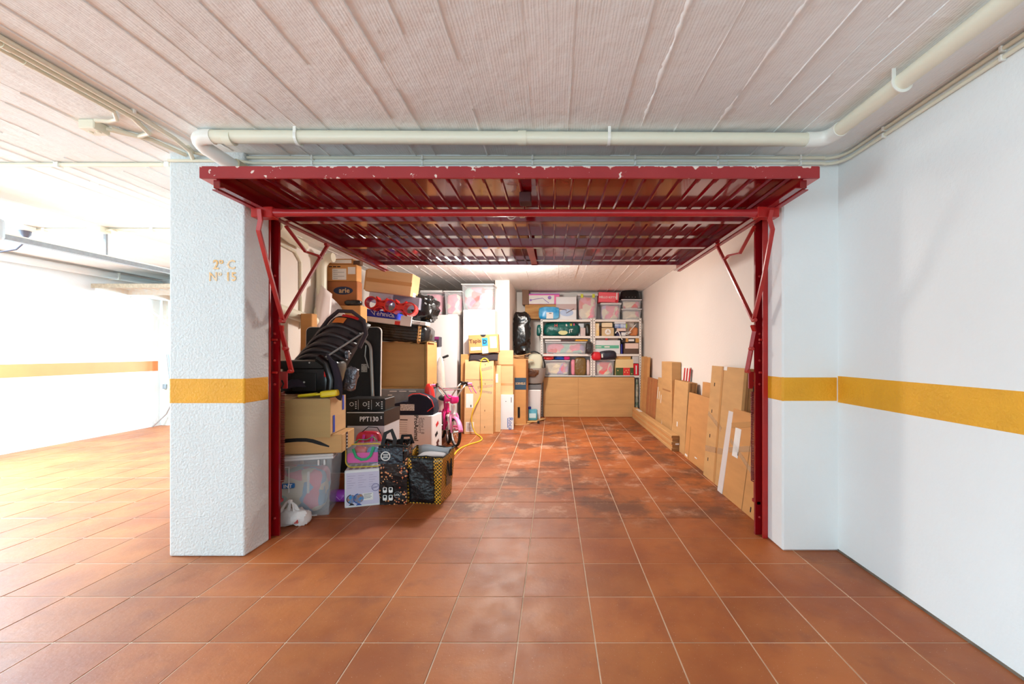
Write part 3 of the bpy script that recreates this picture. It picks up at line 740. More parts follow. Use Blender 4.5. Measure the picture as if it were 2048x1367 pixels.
t, sz = carton('wide brown box with a curved black arrow lying on the frosted tub', .62, .29, .140, bcenter(-1.60, 3.135, .62, .29, R(9)) + (.473,), R(9), CARD, tape=False)
up = [(565, 877), (580, 875.5), (597, 875), (613, 875.5), (626, 878), (640, 883.5), (656, 892.5)]; dn = [(565, 884.5), (580, 883), (597, 882), (613, 882.5), (624, 885), (638, 890), (655, 895)]
pj = lambda u, v: ((PX(u, 3.10) + 1.60) / math.cos(R(9)) + .31, PZ(v, 3.10) - .473)
MB().prism([pj(*q) for q in up] + [pj(*q) for q in reversed(dn)], -.1475, -.145).build('arrow_print', INK, t)
sticker(t, sz, 'right', .28, .42, 0, 1, mat('black_tape', (24, 22, 24), .35), 'tape', .002)
for k in range(5): sticker(t, sz, 'right', .32, .38, .08 + .18 * k, .16 + .18 * k, PAPER, 'tape_print', .001, lift=.002)

t = thing('cardboard_box', 'open pale brown box with blue tape on the wide arrow box', 'box', bcenter(-1.672, 3.085, .46, .30, R(5)) + (.615,), (0, 0, R(5)))
w, d, h, k = .46, .30, .275, .006
MB().box(-w / 2, w / 2, -d / 2, -d / 2 + k, 0, h).box(-w / 2, w / 2, d / 2 - k, d / 2, 0, h).box(-w / 2, -w / 2 + k, -d / 2, d / 2, 0, h).box(w / 2 - k, w / 2, -d / 2, d / 2, 0, h).box(-w / 2, w / 2, -d / 2, d / 2, 0, k).build('box_body', CARDL, t)
MB().box(-w / 2 - .01, w / 2 + .012, -d / 2 - .012, -d / 2 - .004, -.012, h - .004).build('front_flap', CARDIN, t)
MB().box(-w / 2, -.06, -d / 2, -d / 2 + .14, h, h + .005).build('top_flap', CARDL, t).rotation_euler = (R(3), R(2), 0)
for y0, y1, z0, z1 in ((-.09, -.06, .01, .14), (.08, .11, .16, .275)): MB().box(w / 2 + .001, w / 2 + .004, y0, y1, z0, z1).build('blue_tape', mat('blue_tape', (50, 80, 190), .4), t)
g = thing('toy_hammer', 'yellow plastic toy lying on the open pale box', 'toy', (-1.90, 3.12, .897), (0, R(-6), R(6)))
MB().box(-.02, .115, -.025, .025, 0, .022).build('handle', YELP, g, bevel=.008)
MB().box(.15, .27, -.05, .05, -.02, .03).build('head', YELP, g, bevel=.014, seg=2)
MB().box(.10, .17, -.018, .018, 0, .016).build('neck', YELP, g, bevel=.004)

# child car seats on top of the cartons
SHELL = mat('dark_seat_shell', (66, 54, 54), .45, var=.25, vscale=10); SHELLB = mat('black_seat_shell', (14, 13, 13), .25, spec=.6); SFAB = mat('plum_black_fabric', (44, 36, 48), .95, bump=.15, bscale=260)
cs = thing('car_seat', 'dark ribbed child car seat shell lying on top, with bow handle', 'car seat', (-1.93, 3.42, 1.05))
def shell(s, t, lift=0.0):
    a = (s - .5) * 2
    z = .50 * t - .10 * a * a * (1 - .3 * t); y = -.12 + .32 * t + .10 * a * a
    x = -.10 + .20 * t + a * (.235 - .05 * t)
    nrm = Vector((a * .5, -.75, .55)).normalized()
    return Vector((x, y, z)) + nrm * lift
MB().grid(14, 16, lambda s, t: shell(s, t)).build('seat_shell', SHELL, cs, smooth='all', thick=.02)
for i, t0 in enumerate((.06, .16, .26, .36, .46, .62, .78)):
    MB().grid(14, 2, lambda s, t: shell(.03 + .94 * s, t0 + .055 * t - .04 * (2 * s - 1) ** 2, .022 + .008 * math.sin(t * math.pi))).build('rib', SHELL, cs, smooth='all', thick=.016)
for i in range(5): MB().grid(3, 2, lambda s, t: shell(.82 + .13 * s, .50 + .075 * i + .03 * t, .026)).build('vent_slat', BLACKP, cs, thick=.008)
for i in range(4): MB().grid(3, 2, lambda s, t: shell(.80 + .16 * s, .12 + .085 * i + .035 * t, .03)).build('vent_slat', BLACKP, cs, thick=.01)
hd = [shell(0, .62, .02), shell(.02, .85, .03), shell(.12, 1.0, .035), shell(.35, 1.06, .04), shell(.65, 1.05, .04), shell(.9, .98, .04), shell(1.02, .80, .05), shell(1.03, .58, .05)]
MB().tube(hd, .017, 8).build('bow_handle', mat('brown_black_grip', (62, 46, 50), .7), cs, smooth=True)
MB().tube([shell(.98, .80, .05), shell(.80, .40, .05), shell(.66, .12, .05)], .008, 8).build('steel_rod', SILV, cs, smooth=True)
MB().grid(4, 3, lambda s, t: shell(.42 + .22 * s, .84 + .09 * t, .036)).build('orange_label', ORANGEST, cs, thick=.002)
MB().grid(4, 2, lambda s, t: shell(.52 + .3 * s, .95 + .04 * t, .036)).build('red_label', REDP, cs, thick=.002)
MB().grid(6, 6, lambda s, t: shell(.5 + .4 * s, -.06 - .22 * t + .12 * s * t, .05 + .03 * math.sin(s * 3))).build('fabric_cover', SFAB, cs, smooth='all', thick=.012)
blob('strap_pad', None, None, (.215, .02, .12), (.05, .05, .09), FOIL, parent=cs, seed=8, amp=.15)

c2 = thing('car_seat', 'black bucket child car seat standing on the open pale box', 'car seat', (-1.90, 3.36, .905))
MB().box(-.22, .16, -.15, .15, 0, .27).build('seat_bucket', SHELLB, c2, bevel=.035, seg=3, smooth=True)
MB().box(-.23, .13, -.17, -.15, .20, .265).build('front_lip', SHELLB, c2, bevel=.008)
MB().box(-.12, .06, -.158, -.15, .03, .17).build('recess_panel', BLACKP, c2, bevel=.003)
MB().tube([(.17, -.15, .0), (.185, -.16, .12), (.15, -.16, .24), (.08, -.15, .285)], .035, 10).build('side_wing', SHELLB, c2, smooth=True)
MB().box(.135, .16, -.185, -.17, .14, .185).build('red_button', REDP, c2, bevel=.006)
for x, z in ((.02, .25), (.17, .245), (.21, .24), (-.02, .1)): MB().lathe([(.007, 0), (.007, .005), (.003, .007)], 8, (x, -.172, z), Matrix.Rotation(R(90), 3, 'X')).build('rivet', SILV, c2)
def flap(s, t): return Vector((.15 + .10 * s + .05 * math.sin(t * 2.2) - .02 * s * t, -.17 - .05 * math.sin(s * 2.2) + .03 * t, .29 - .30 * t + .03 * math.cos(s * 3)))
MB().grid(8, 8, flap).build('fabric_flap', SFAB, c2, smooth='all', thick=.012)
blob('plastic_bag', 'crumpled silvery plastic bag hanging beside the black car seat', 'bag', (-1.655, 3.33, .93), (.10, .05, .19), FOIL, rot=(0, R(14), 0), seed=4, amp=.09, crease=.12, freq=14)

# black boxes and folding table
t, sz = carton_px('black and grey carton with big white lettering behind the pink bag', 694, 768, 823, 850, 3.75, .38, z=0.0, m=mat('grey_white_card', (196, 200, 206), .5, var=.05), tape=False)
w, d, h = sz; hb = PZ(823, 3.75) - PZ(851, 3.75)
MB().box(-w / 2 - .002, w / 2 + .002, -d / 2 - .002, d / 2 + .002, h - hb, h + .002).build('black_print', mat('black_card', (18, 18, 20), .45), t)
sticker(t, sz, 'front', 0, 1, .985, .995, PAPER, 'white_line', .003)
face_text(t, sz, 'front', 'PPT130', .60, 1 - .53 * hb / h, .060, PAPER, True, sx=.92, lift=.004)
face_text(t, sz, 'front', 'S', .93, 1 - .42 * hb / h, .034, PAPER, True, lift=.004)
t, sz = carton_px('flat black carton with white icons above the white lettered black carton', 690, 770, 797, 822, 3.83, .24, m=mat('black_card', (18, 18, 20), .45), tape=False)
for u, s in ((.17, '\u2302'), (.50, '\u0398'), (.82, '\u2702')): face_text(t, sz, 'front', 'O' if s != '\u2702' else 'X', u, .55, .055, PAPER, lift=.003, name='icon')
for u in (.33, .66): sticker(t, sz, 'front', u, u + .006, .12, .92, PAPER, 'icon_rule', .002)
for u in (.30, .62, .95):
    for k in range(4): sticker(t, sz, 'front', u - .045, u - .01, .2 + .17 * k, .28 + .17 * k, PAPER, 'icon_text', .0015)

ft = thing('folding_table', 'black folding table with white edge and steel legs standing on end', 'folding table', (PX(757, 4.2) - .39, 4.22, 0), (R(-2), 0, 0))
hw, ht = .39, 1.50
def rrect(x0, x1, z0, z1, r, n=6):
    P = []
    for cx, cz, a0 in ((x1 - r, z1 - r, 0), (x0 + r, z1 - r, 90), (x0 + r, z0 + r, 180), (x1 - r, z0 + r, 270)):
        P += [(cx + r * math.cos(R(a0 + 90 * k / n)), cz + r * math.sin(R(a0 + 90 * k / n))) for k in range(n + 1)]
    return P
MB().prism(rrect(-hw, hw, 0, ht, .05), 0, .02).build('table_edge', mat('cream_edge', (226, 214, 206), .5), ft)
MB().prism(rrect(-hw + .007, hw - .007, .007, ht - .007, .045), -.004, .0).build('table_top', mat('charcoal_laminate', (40, 42, 45), .75, var=.3, vscale=120), ft)
lx = PX(737, 4.2) - (PX(757, 4.2) - .39)
lz = PZ(680, 4.2)
MB().tube([(-.30, -.03, lz), (lx - .10, -.03, lz)] + arc((lx - .10, -.03, lz), (lx, -.03, lz), (lx + .01, -.03, lz - .10)) + [(lx + .045, -.03, .62), (lx + .05, -.03, .12)], .0165, 10).build('leg_frame', SILV, ft, smooth=True)
MB().tube([(lx - .04, -.03, .72), (lx - .03, -.03, .12)], .0165, 10).build('leg', SILV, ft, smooth=True)
for px, pz, ww, hh in ((PX(713.5, 4.2), PZ(671, 4.2), .036, .05), (PX(715, 4.2), PZ(686, 4.2), .036, .04), (PX(724, 4.2), PZ(736, 4.2), .062, .085)):
    ox = px - (PX(757, 4.2) - .39)
    p = MB().box(ox - ww / 2, ox + ww / 2, -.010, -.004, pz - hh / 2, pz + hh / 2).build('fixing_plate', SILV, ft, bevel=.003)
    for a in (-.3, .3):
        for b in (-.3, .3): MB().lathe([(.004, 0), (.004, .003)], 8, (ox + a * ww, -.0100, pz + b * hh), Matrix.Rotation(R(90), 3, 'X')).build('screw', DARK, p)
ox = PX(731, 4.2) - (PX(757, 4.2) - .39)
MB().tube([(ox - .012, -.03, PZ(690, 4.2)), (ox - .02, -.03, PZ(712, 4.2)), (ox + .02, -.03, PZ(736, 4.2))], .006, 6).build('latch_stay', SILV, ft)

# ------------------------------------------------------------------ floor row: globe box, bags, rolls
t, sz = carton('lilac and white globe carton on the floor under the pink bag', .262, .20, .298, bcenter(-1.40, 3.345, .262, .20, R(17)) + (0,), R(17), WCARD, tape=False)
LILAC = mat('lilac_print', (206, 200, 222), .5)
sticker(t, sz, 'front', .045, .97, .06, .93, LILAC, 'front_print', .0015)
for r_ in range(6):
    for q in range(3): sticker(t, sz, 'front', .08 + .30 * q, .30 + .30 * q - .05 * ((r_ + q) % 3), .84 - .062 * r_, .848 - .062 * r_, mat('lilac_ink', (158, 150, 182), .6), 'print_line', .0008, lift=.0015)
for cx, sc, base in ((.20, 1.0, INK), (.40, 1.12, mat('globe_blue_foot', (30, 80, 160), .5))):
    q = on_face(sz, 'front', cx, .235, .003); r0 = .032 * sc
    MB().prism([(q.x + r0 * math.cos(a), q.z + r0 * math.sin(a)) for a in [k * math.pi / 10 for k in range(20)]], q.y - .001, q.y + .001).build('globe_print', mat('globe_sea', (40, 140, 205), .5, var=1, vscale=40, rgb2=(176, 120, 60)), t)
    MB().prism([(q.x + (r0 + .006) * math.cos(a), q.z + (r0 + .006) * math.sin(a)) for a in [R(100 + 18 * k) for k in range(10)]] + [(q.x + r0 * math.cos(a), q.z + r0 * math.sin(a)) for a in [R(262 - 18 * k) for k in range(10)]], q.y - .0015, q.y + .0005).build('globe_arm_print', base, t)
    MB().prism([(q.x - .022, q.z - r0 - .018), (q.x + .022, q.z - r0 - .018), (q.x + .005, q.z - r0 - .002), (q.x - .005, q.z - r0 - .002)], q.y - .0015, q.y + .0005).build('globe_foot_print', base, t)
sticker(t, sz, 'front', .50, .80, .17, .36, PAPER, 'address_label', .001, lift=.0015)
for k in range(4): sticker(t, sz, 'front', .54, .76 - .03 * (k % 2), .33 - .035 * k, .342 - .035 * k, GREYINK, 'print_line', .0008, lift=.0026)
MB().tube([on_face(sz, 'front', .87, .50, .003) + Vector((.028 * math.cos(a), 0, .028 * math.sin(a))) for a in [k * math.pi / 10 for k in range(20)]], .0022, 4, closed=True).build('stamp_ring', mat('stamp_ink', (80, 70, 130), .6), t)
face_text(t, sz, 'front', 'ITALY', .87, .50, .018, mat('stamp_ink', (80, 70, 130), .6), rot=R(20), lift=.0035)
for k in range(5): sticker(t, sz, 'top', .1 + .17 * k, .2 + .17 * k, .1, .9, mat('muted_print', (170, 150, 160), .6), 'top_print', .0008)

kb = thing('toy_bag', 'clear kids bag with pink panel, yellow piping and green straps', 'bag', (PX(732, 3.42), 3.42, .302), (0, 0, R(10)))
w, h = .285, .185
prof = rrect(-w / 2, w / 2, 0, h, .05)
MB().prism(prof, -.045, .045).build('bag_shell', CLEAR, kb)
MB().tube([(x, -.047, z) for x, z in prof], .005, 6, closed=True).build('piping', mat('yellow_piping', (222, 190, 60), .5), kb, smooth=True)
MB().prism(rrect(-w / 2 + .012, w / 2 - .012, .035, .115, .02), -.050, -.046).build('pink_panel', PINKP, kb)
MB().tube([(-.085, -.055, .15), (-.06, -.06, .085), (-.02, -.062, .062), (.02, -.062, .065), (.05, -.06, .09), (.072, -.055, .16)], .012, 6, flat=(.3, 1)).build('strap', GREENP, kb, smooth=True)
MB().tube([(-.09, .03, .18), (-.06, .02, .21), (0, .02, .205), (.05, .02, .23), (.08, .03, .19)], .012, 6, flat=(.3, 1)).build('strap', GREENP, kb, smooth=True)
blob('toy', 'red toy lump inside the clear kids bag', 'toy', (PX(722, 3.42), 3.42, .318), (.11, .06, .14), REDP, seed=9)
blob('toy', 'blue toy lump inside the clear kids bag', 'toy', (PX(748, 3.42), 3.42, .318), (.10, .06, .14), mat('toy_blue', (60, 130, 180), .4), seed=10)
kb2 = thing('toy_bag', 'red and magenta kids bag standing behind the clear kids bag', 'bag', (PX(737, 3.53), 3.545, .30))
blob('bag_body', None, None, (0, 0, 0), (.21, .09, .26), mat('red_film', (190, 36, 60), .3), parent=kb2, seed=12, amp=.05)
for x in (-.03, .04): MB().tube([(x, -.06, .16), (x + .01, -.055, .24)], .012, 6, flat=(.3, 1)).build('stripe', mat('magenta_web', (200, 40, 150), .5), kb2)
MB().tube([(-.06, -.02, .25), (0, -.02, .30), (.07, 0, .29), (.1, 0, .24)], .004, 6).build('cord', INK, kb2, smooth=True)
# shelf-high filler carton that carries the red kids bag
carton('plain brown carton on the floor behind the globe carton', .26, .16, .298, (PX(731, 3.55), 3.585, 0), R(4), CARDD)

pr_ = thing('ribbon_roll', 'shiny purple ribbon roll on the floor beside the frosted tub', 'roll', (PX(679, 3.42), 3.42, .05))
MB().lathe([(.045, -.06), (.05, -.05), (.05, .05), (.045, .06)], 18, (0, 0, 0), Matrix.Rotation(R(90), 3, 'Y')).build('roll_body', PURPLE, pr_, smooth=True)
MB().tube([(.0, -.052, .01), (.03, -.052, -.02), (.05, -.05, .005)], .003, 5).build('ribbon_end', mat('lilac_light', (220, 160, 230), .3), pr_)

def shopping_bag(label, loc, rot, w, d, h, lean, m, gusset=None, inner=None):
    t = thing('shopping_bag', label, 'bag', loc, (0, 0, rot))
    mb = MB(); n = 10
    def ring(z, f):
        o = []
        per = [(-1, -1), (1, -1), (1, 1), (-1, 1)]
        for a in range(4):
            x0, y0 = per[a]; x1, y1 = per[(a + 1) % 4]
            for k in range(n):
                u = k / n; x = x0 + (x1 - x0) * u; y = y0 + (y1 - y0) * u
                q = Vector((x * w / 2 * f + .006 * mnoise.noise(Vector((x * 3, y * 3, z * 14))), y * d / 2 * f + .012 * mnoise.noise(Vector((x * 4 + 9, y * 3, z * 12))), z))
                o.append(q)
        return o
    lv = 9; vs = []
    for j in range(lv + 1):
        z = h * j / lv; f = .9 + lean * j / lv
        r = ring(z, f)
        if j == lv: r = [Vector((q.x, q.y, h + .015 * mnoise.noise(Vector((q.x * 14, q.y * 14, 3))) + (.02 if q.y > 0 else 0))) for q in r]
        vs += r
    m4 = 4 * n
    fs = [(j * m4 + i, j * m4 + (i + 1) % m4, (j + 1) * m4 + (i + 1) % m4, (j + 1) * m4 + i) for j in range(lv) for i in range(m4)] + [tuple(range(m4 - 1, -1, -1))]
    mb.add(vs, fs)
    o = mb.build('bag_body', m, t, smooth=True, thick=.004)
    MB().tube([v + Vector((0, 0, .002)) for v in vs[-m4:]], .006, 5, closed=True).build('hem', BLACKR, t)
    return t
def bag_print():
    m = bpy.data.materials.new('dotted_black_film'); m.use_nodes = True
    N = m.node_tree.nodes; L = m.node_tree.links; b = N['Principled BSDF']; b.inputs['Roughness'].default_value = .2
    tc = N.new('ShaderNodeTexCoord'); vo = N.new('ShaderNodeTexVoronoi'); vo.inputs['Scale'].default_value = 46; L.new(tc.outputs['Object'], vo.inputs['Vector'])
    lt = N.new('ShaderNodeMath'); lt.operation = 'LESS_THAN'; lt.inputs[1].default_value = .34; L.new(vo.outputs['Distance'], lt.inputs[0])
    nz = N.new('ShaderNodeTexNoise'); nz.inputs['Scale'].default_value = 9; L.new(tc.outputs['Object'], nz.inputs['Vector'])
    gt = N.new('ShaderNodeMath'); gt.operation = 'GREATER_THAN'; gt.inputs[1].default_value = .47; L.new(nz.outputs['Fac'], gt.inputs[0])
    mu = N.new('ShaderNodeMath'); mu.operation = 'MULTIPLY'; L.new(lt.outputs[0], mu.inputs[0]); L.new(gt.outputs[0], mu.inputs[1])
    mx = N.new('ShaderNodeMix'); mx.data_type = 'RGBA'; mx.inputs['A'].default_value = lin((24, 18, 18)); L.new(mu.outputs[0], mx.inputs['Factor'])
    rp = N.new('ShaderNodeMix'); rp.data_type = 'RGBA'; rp.inputs['A'].default_value = lin((190, 30, 40)); rp.inputs['B'].default_value = lin((240, 180, 120))
    L.new(vo.outputs['Color'], rp.inputs['Factor']); L.new(rp.outputs['Result'], mx.inputs['B']); L.new(mx.outputs['Result'], b.inputs['Base Color'])
    n2 = N.new('ShaderNodeTexNoise'); n2.inputs['Scale'].default_value = 14; L.new(tc.outputs['Object'], n2.inputs['Vector'])
    bp = N.new('ShaderNodeBump'); bp.inputs['Strength'].default_value = .6; bp.inputs['Distance'].default_value = .02; L.new(n2.outputs['Fac'], bp.inputs['Height']); L.new(bp.outputs['Normal'], b.inputs['Normal'])
    return m
xb = (PX(757, 3.33) + PX(810, 3.33)) / 2
sb = shopping_bag('tall glossy black shopping bag with red dots between the other bags', (xb, 3.42, 0), R(4), .235, .15, .475, .06, bag_print())
MB().tube([(-.085, -.085, .40), (-.085, -.06, .50), (-.07, -.05, .575), (-.02, -.05, .60), (.01, -.06, .53), (.0, -.085, .42)], .018, 6, flat=(.25, 1)).build('handle', BLACKR, sb, smooth=True)
MB().tube([(.02, .07, .46), (.04, .05, .535), (.11, .03, .54), (.125, .05, .47)], .016, 6, flat=(.25, 1)).build('handle', BLACKR, sb, smooth=True)
MB().box(-.115, .08, -.088, -.084, .335, .468).build('foil_patch', mat('dark_foil', (46, 50, 58), .15, .3, bump=.7, bscale=30), sb)
c0 = Vector((-.055, -.090, .40))
MB().tube([c0 + Vector((.034 * math.cos(a), 0, .034 * math.sin(a))) for a in [k * math.pi / 12 for k in range(24)]], .005, 6, closed=True).build('round_logo_ring', PAPER, sb)
for k in range(3): MB().box(c0.x - .022 + .004 * (k % 2), c0.x + .022 - .004 * (k % 2), -.091, -.089, c0.z + .012 - .012 * k - .003, c0.z + .012 - .012 * k + .003).build('logo_line', PAPER, sb)
for a in (0, 1):
    for b in (0, 1):
        x, z = -.062 + .046 * a, .125 - .062 * b
        MB().prism(rrect(x - .016, x + .016, z - .022, z + .022, .008, 3), -.0865, -.082).build('icon_tile', PAPER, sb)
        MB().prism([(x - .011, z + .006), (x, z - .004), (x + .011, z + .006), (x + .007, z + .018), (x - .007, z + .018)], -.0875, -.0863).build('icon', INK, sb)
MB().tube([(.035 + .024 * math.cos(a), -.084, .085 + .024 * math.sin(a)) for a in [k * math.pi / 10 for k in range(20)]], .0025, 4, closed=True).build('round_logo_ring', GREYINK, sb)
lettering(sb, 'LOL', (.035, -.086, .085), (R(90), 0, 0), .022, PAPER, .001, True)

def check_print():
    m = bpy.data.materials.new('yellow_check_weave'); m.use_nodes = True
    N = m.node_tree.nodes; L = m.node_tree.links; b = N['Principled BSDF']; b.inputs['Roughness'].default_value = .35
    tc = N.new('ShaderNodeTexCoord'); mp = N.new('ShaderNodeMapping'); mp.inputs['Rotation'].default_value = (0, 0, 0); mp.inputs['Location'].default_value = (.003, .003, .003); L.new(tc.outputs['Object'], mp.inputs['Vector'])
    ck = N.new('ShaderNodeTexChecker'); ck.inputs['Scale'].default_value = 72; ck.inputs['Color1'].default_value = lin((226, 164, 44)); ck.inputs['Color2'].default_value = lin((34, 24, 18))
    L.new(mp.outputs['Vector'], ck.inputs['Vector']); L.new(ck.outputs['Color'], b.inputs['Base Color'])
    return m
cb_ = shopping_bag('open yellow and black checked shopping bag with a black front panel', (PX(850, 3.45) + .02, 3.50, 0), R(-6), .325, .27, .385, .16, check_print())
MB().grid(8, 10, lambda s, t: Vector((-.115 + .215 * s, -.126 - .018 * t - .006 + .006 * math.sin(9 * t + 5 * s), .01 + .37 * t))).build('front_panel', mat('black_woven_film', (24, 24, 26), .3, bump=.8, bscale=22), cb_, smooth='all', thick=.004)
MB().grid(8, 4, lambda s, t: Vector((-.15 + .30 * s, .125, .25 + .165 * t + .012 * math.sin(6 * s)))).build('lining', mat('grey_lining', (196, 198, 202), .5), cb_, smooth='all', thick=.003)
MB().grid(4, 4, lambda s, t: Vector((.165 + .004 * t, -.04 + .10 * s, .12 + .2 * t))).build('side_print', mat('side_print', (120, 104, 84), .4, var=.6, vscale=60), cb_, thick=.003)
MB().tube([(.168, -.03, .33), (.185, -.01, .20), (.182, .03, .19), (.172, .05, .33)], .009, 6, flat=(.3, 1)).build('handle', BLACKR, cb_, smooth=True)
blob('cloth_bundle', 'grey lining cloth spilling from the checked shopping bag', 'cloth', (PX(862, 3.5), 3.53, .28), (.24, .18, .10), mat('grey_cloth', (190, 192, 198), .8), seed=21, amp=.07)

# ------------------------------------------------------------------ second row: vacuum carton, booster seat, open carton
BRN = mat('offwhite_box_side', (226, 214, 200), .6)
rot = R(-20); t, sz = carton('white vacuum cleaner carton with sideways lettering under the navy booster seat', .60, .30, .455, bcenter(PX(864, 5.08), 5.08, .60, .30, R(-8)) + (0,), R(-8), WCARD, tape=False)
MB().box(.0, .295, -.156, -.151, -.0 + .01, .452).build('front_flap', WCARD, t, bevel=.001)
face_text(t, sz, 'front', 'ProAnimal', .66, .66, .075, INK, True, rot=R(-90), lift=.008)
face_text(t, sz, 'front', 'Support', .745, .74, .06, GREYINK, rot=R(-90), lift=.008)
face_text(t, sz, 'front', 'Serie | 8', .80, .72, .06, GREYINK, rot=R(-90), lift=.008)
for k in range(6): sticker(t, sz, 'front', .26, .46, .80 - .06 * k, .808 - .06 * k, GREYINK, 'print_line', .001)
sticker(t, sz, 'front', .30, .47, .86, .885, INK, 'print_line', .001)
for v, u, m_ in ((.72, .5, REDP), (.45, .42, INK), (.22, .55, mat('brown_print', (90, 50, 50), .6)), (.12, .5, mat('brown_print', (90, 50, 50), .6))):
    sticker(t, sz, 'right', u - .12, u + .14, v - .05, v + .05, m_, 'side_print', .001, rot=.5)

bs = thing('booster_seat', 'navy booster seat with red piping on the vacuum carton', 'booster seat', (PX(818, 5.15), 5.23, .457))
pro = [(-.32, .0), (.30, .0), (.315, .05), (.30, .15), (.24, .22), (.14, .255), (.05, .25), (.0, .22), (-.005, .17), (.02, .155), (.05, .17), (.02, .15), (-.06, .165), (-.16, .145), (-.25, .08), (-.31, .03)]
MB().prism(pro, -.10, .14).build('seat_body', NAVY, bs, bevel=.02, seg=2, smooth=True)
MB().tube([(x, -.105, z + .004) for x, z in [(.235, .04), (.30, .09), (.315, .10), (.29, .18), (.23, .232), (.14, .262), (.05, .258), (.0, .23)]], .006, 6).build('red_piping', REDP, bs, smooth=True)
MB().box(-.10, .075, -.106, -.102, .055, .135).build('white_label', mat('printed_label', (225, 225, 222), .7, var=.7, vscale=90), bs)
MB().box(.04, .12, -.09, -.08, .175, .20).build('red_tag', REDP, bs)

gpt, sz = carton('grey printed carton under the big open brown box', .58, .46, .752, (PX(804, 5.4), 5.66, 0), 0, mat('grey_card', (138, 142, 146), .6, var=.2, vscale=14), tape=False)
for k in range(3): sticker(gpt, sz, 'front', .2 + .22 * k, .36 + .22 * k, .955, .97, PAPER, 'print_line', .001)
sticker(gpt, sz, 'front', .16, .26, .885, .905, PAPER, 'print_line', .001)
ob = thing('cardboard_box', 'big brown box tipped on its side with its mouth facing out', 'box', (PX(804, 5.42), 5.66, .757))
w, d, h, k = PX(853, 5.42) - PX(755, 5.42), .42, PZ(683, 5.42) - .757, .010
MB().box(-w / 2, w / 2, -d / 2, d / 2, 0, k).box(-w / 2, w / 2, -d / 2, d / 2, h - k, h).box(-w / 2, -w / 2 + k, -d / 2, d / 2, k, h - k).box(w / 2 - k, w / 2, -d / 2, d / 2, k, h - k).box(-w / 2, w / 2, d / 2 - k, d / 2, k, h - k).build('box_body', CARD, ob)
MB().box(-w / 2 + .012, w / 2 - .012, -d / 2 + .06, -d / 2 + .07, .012, h - .012).build('inner_panel', CARDIN, ob)
MB().box(-w / 2 + .03, w / 2 - .05, -d / 2 + .05, -d / 2 + .056, .03, h - .03).build('inner_flap', CARDIN, ob)
MB().box(-w / 2, -.02, -d / 2 - .0, -d / 2 + .28, h + .002, h + .010).build('top_flap', CARDL, ob).rotation_euler = (0, R(-4), 0)
MB().box(-.06, w / 2, -d / 2, -d / 2 + .28, h + .004, h + .012).build('top_flap', CARDL, ob).rotation_euler = (0, R(3), 0)
MB().box(w / 2, w / 2 + .008, -d / 2 - .02, d / 2, .0, h).build('side_flap', CARDO, ob)

# ------------------------------------------------------------------ heap on top, sloping to the right
TL = R(7)
wq = PX(862, 5.55) - PX(714, 5.55)
bb = thing('wrapped_bundle', 'long bundle wrapped in black plastic film on the brown boxes', 'bundle', (PX(788, 5.6), 5.64, 1.378), (0, R(5), 0))
blob('film_wrap', None, None, (0, 0, 0), (wq, .44, .25), BLACKBAG, parent=bb, e=.35, seed=31, amp=.035, crease=.04, freq=5, nu=44, nv=20)
for k in range(6): MB().tube([(-wq / 2 + .1, -.222 - .004 * k, .06 + .035 * k), (0, -.235, .05 + .034 * k), (wq / 2 - .06, -.225, .03 + .042 * k)], .006, 5).build('film_fold', BLACKBAG, bb, smooth=True)
MB().box(wq / 2 - .14, wq / 2 - .09, -.236, .236, .0, .258).build('brown_tape', TAPE, bb, bevel=.03)
zt = lambda v, Y=5.5: PZ(v, Y)
tr = thing('tray', 'white tray tilted on the black wrapped bundle', 'tray', (PX(770, 5.5), 5.58, 1.615), (0, TL, 0))
wt = PX(828, 5.5) - PX(712, 5.5)
MB().frustum(-wt / 2, wt / 2, -.20, .20, 0, .07, .02, .02).build('tray_body', mat('white_tray', (226, 224, 222), .4), tr, bevel=.008)
MB().box(-wt / 2 + .02, -wt / 2 + .09, -.206, -.19, .0, .05).build('black_corner', BLACKP, tr)
MB().box(wt / 2 - .21, wt / 2 - .14, -.206, -.185, .004, .05).build('red_band', REDP, tr)
MB().box(wt / 2 - .14, wt / 2 - .0, -.209, -.185, .005, .13).build('white_band', WLAQ, tr)
bp_ = thing('bottle_pack', 'blue film-wrapped pack with white lettering on the white tray', 'bottle pack', (PX(757, 5.5), 5.55, 1.690), (0, TL, 0))
blob('film_wrap', None, None, (0, 0, 0), (.56, .28, .10), BLUEP, parent=bp_, e=.35, seed=33, amp=.03, crease=.05, freq=9)
lettering(bp_, 'T\u00e9rmica', (.10, -.15, .055), (R(90), 0, 0), .085, PAPER, .002)
for k in range(4): MB().tube([(-.2 + .13 * k, -.150, .085), (-.14 + .13 * k, -.152, .03)], .005, 5).build('painted_gloss', mat('white_streak', (210, 215, 240), .3), bp_)  # raised white streaks stand in for reflections on the film
rr_ = thing('bottle_rack', 'red plastic ring rack lying on the blue pack', 'bottle rack', (PX(775.5, 5.3), 5.38, 1.735), (R(-6), TL + R(2), 0))
RR = .083; zc = .10
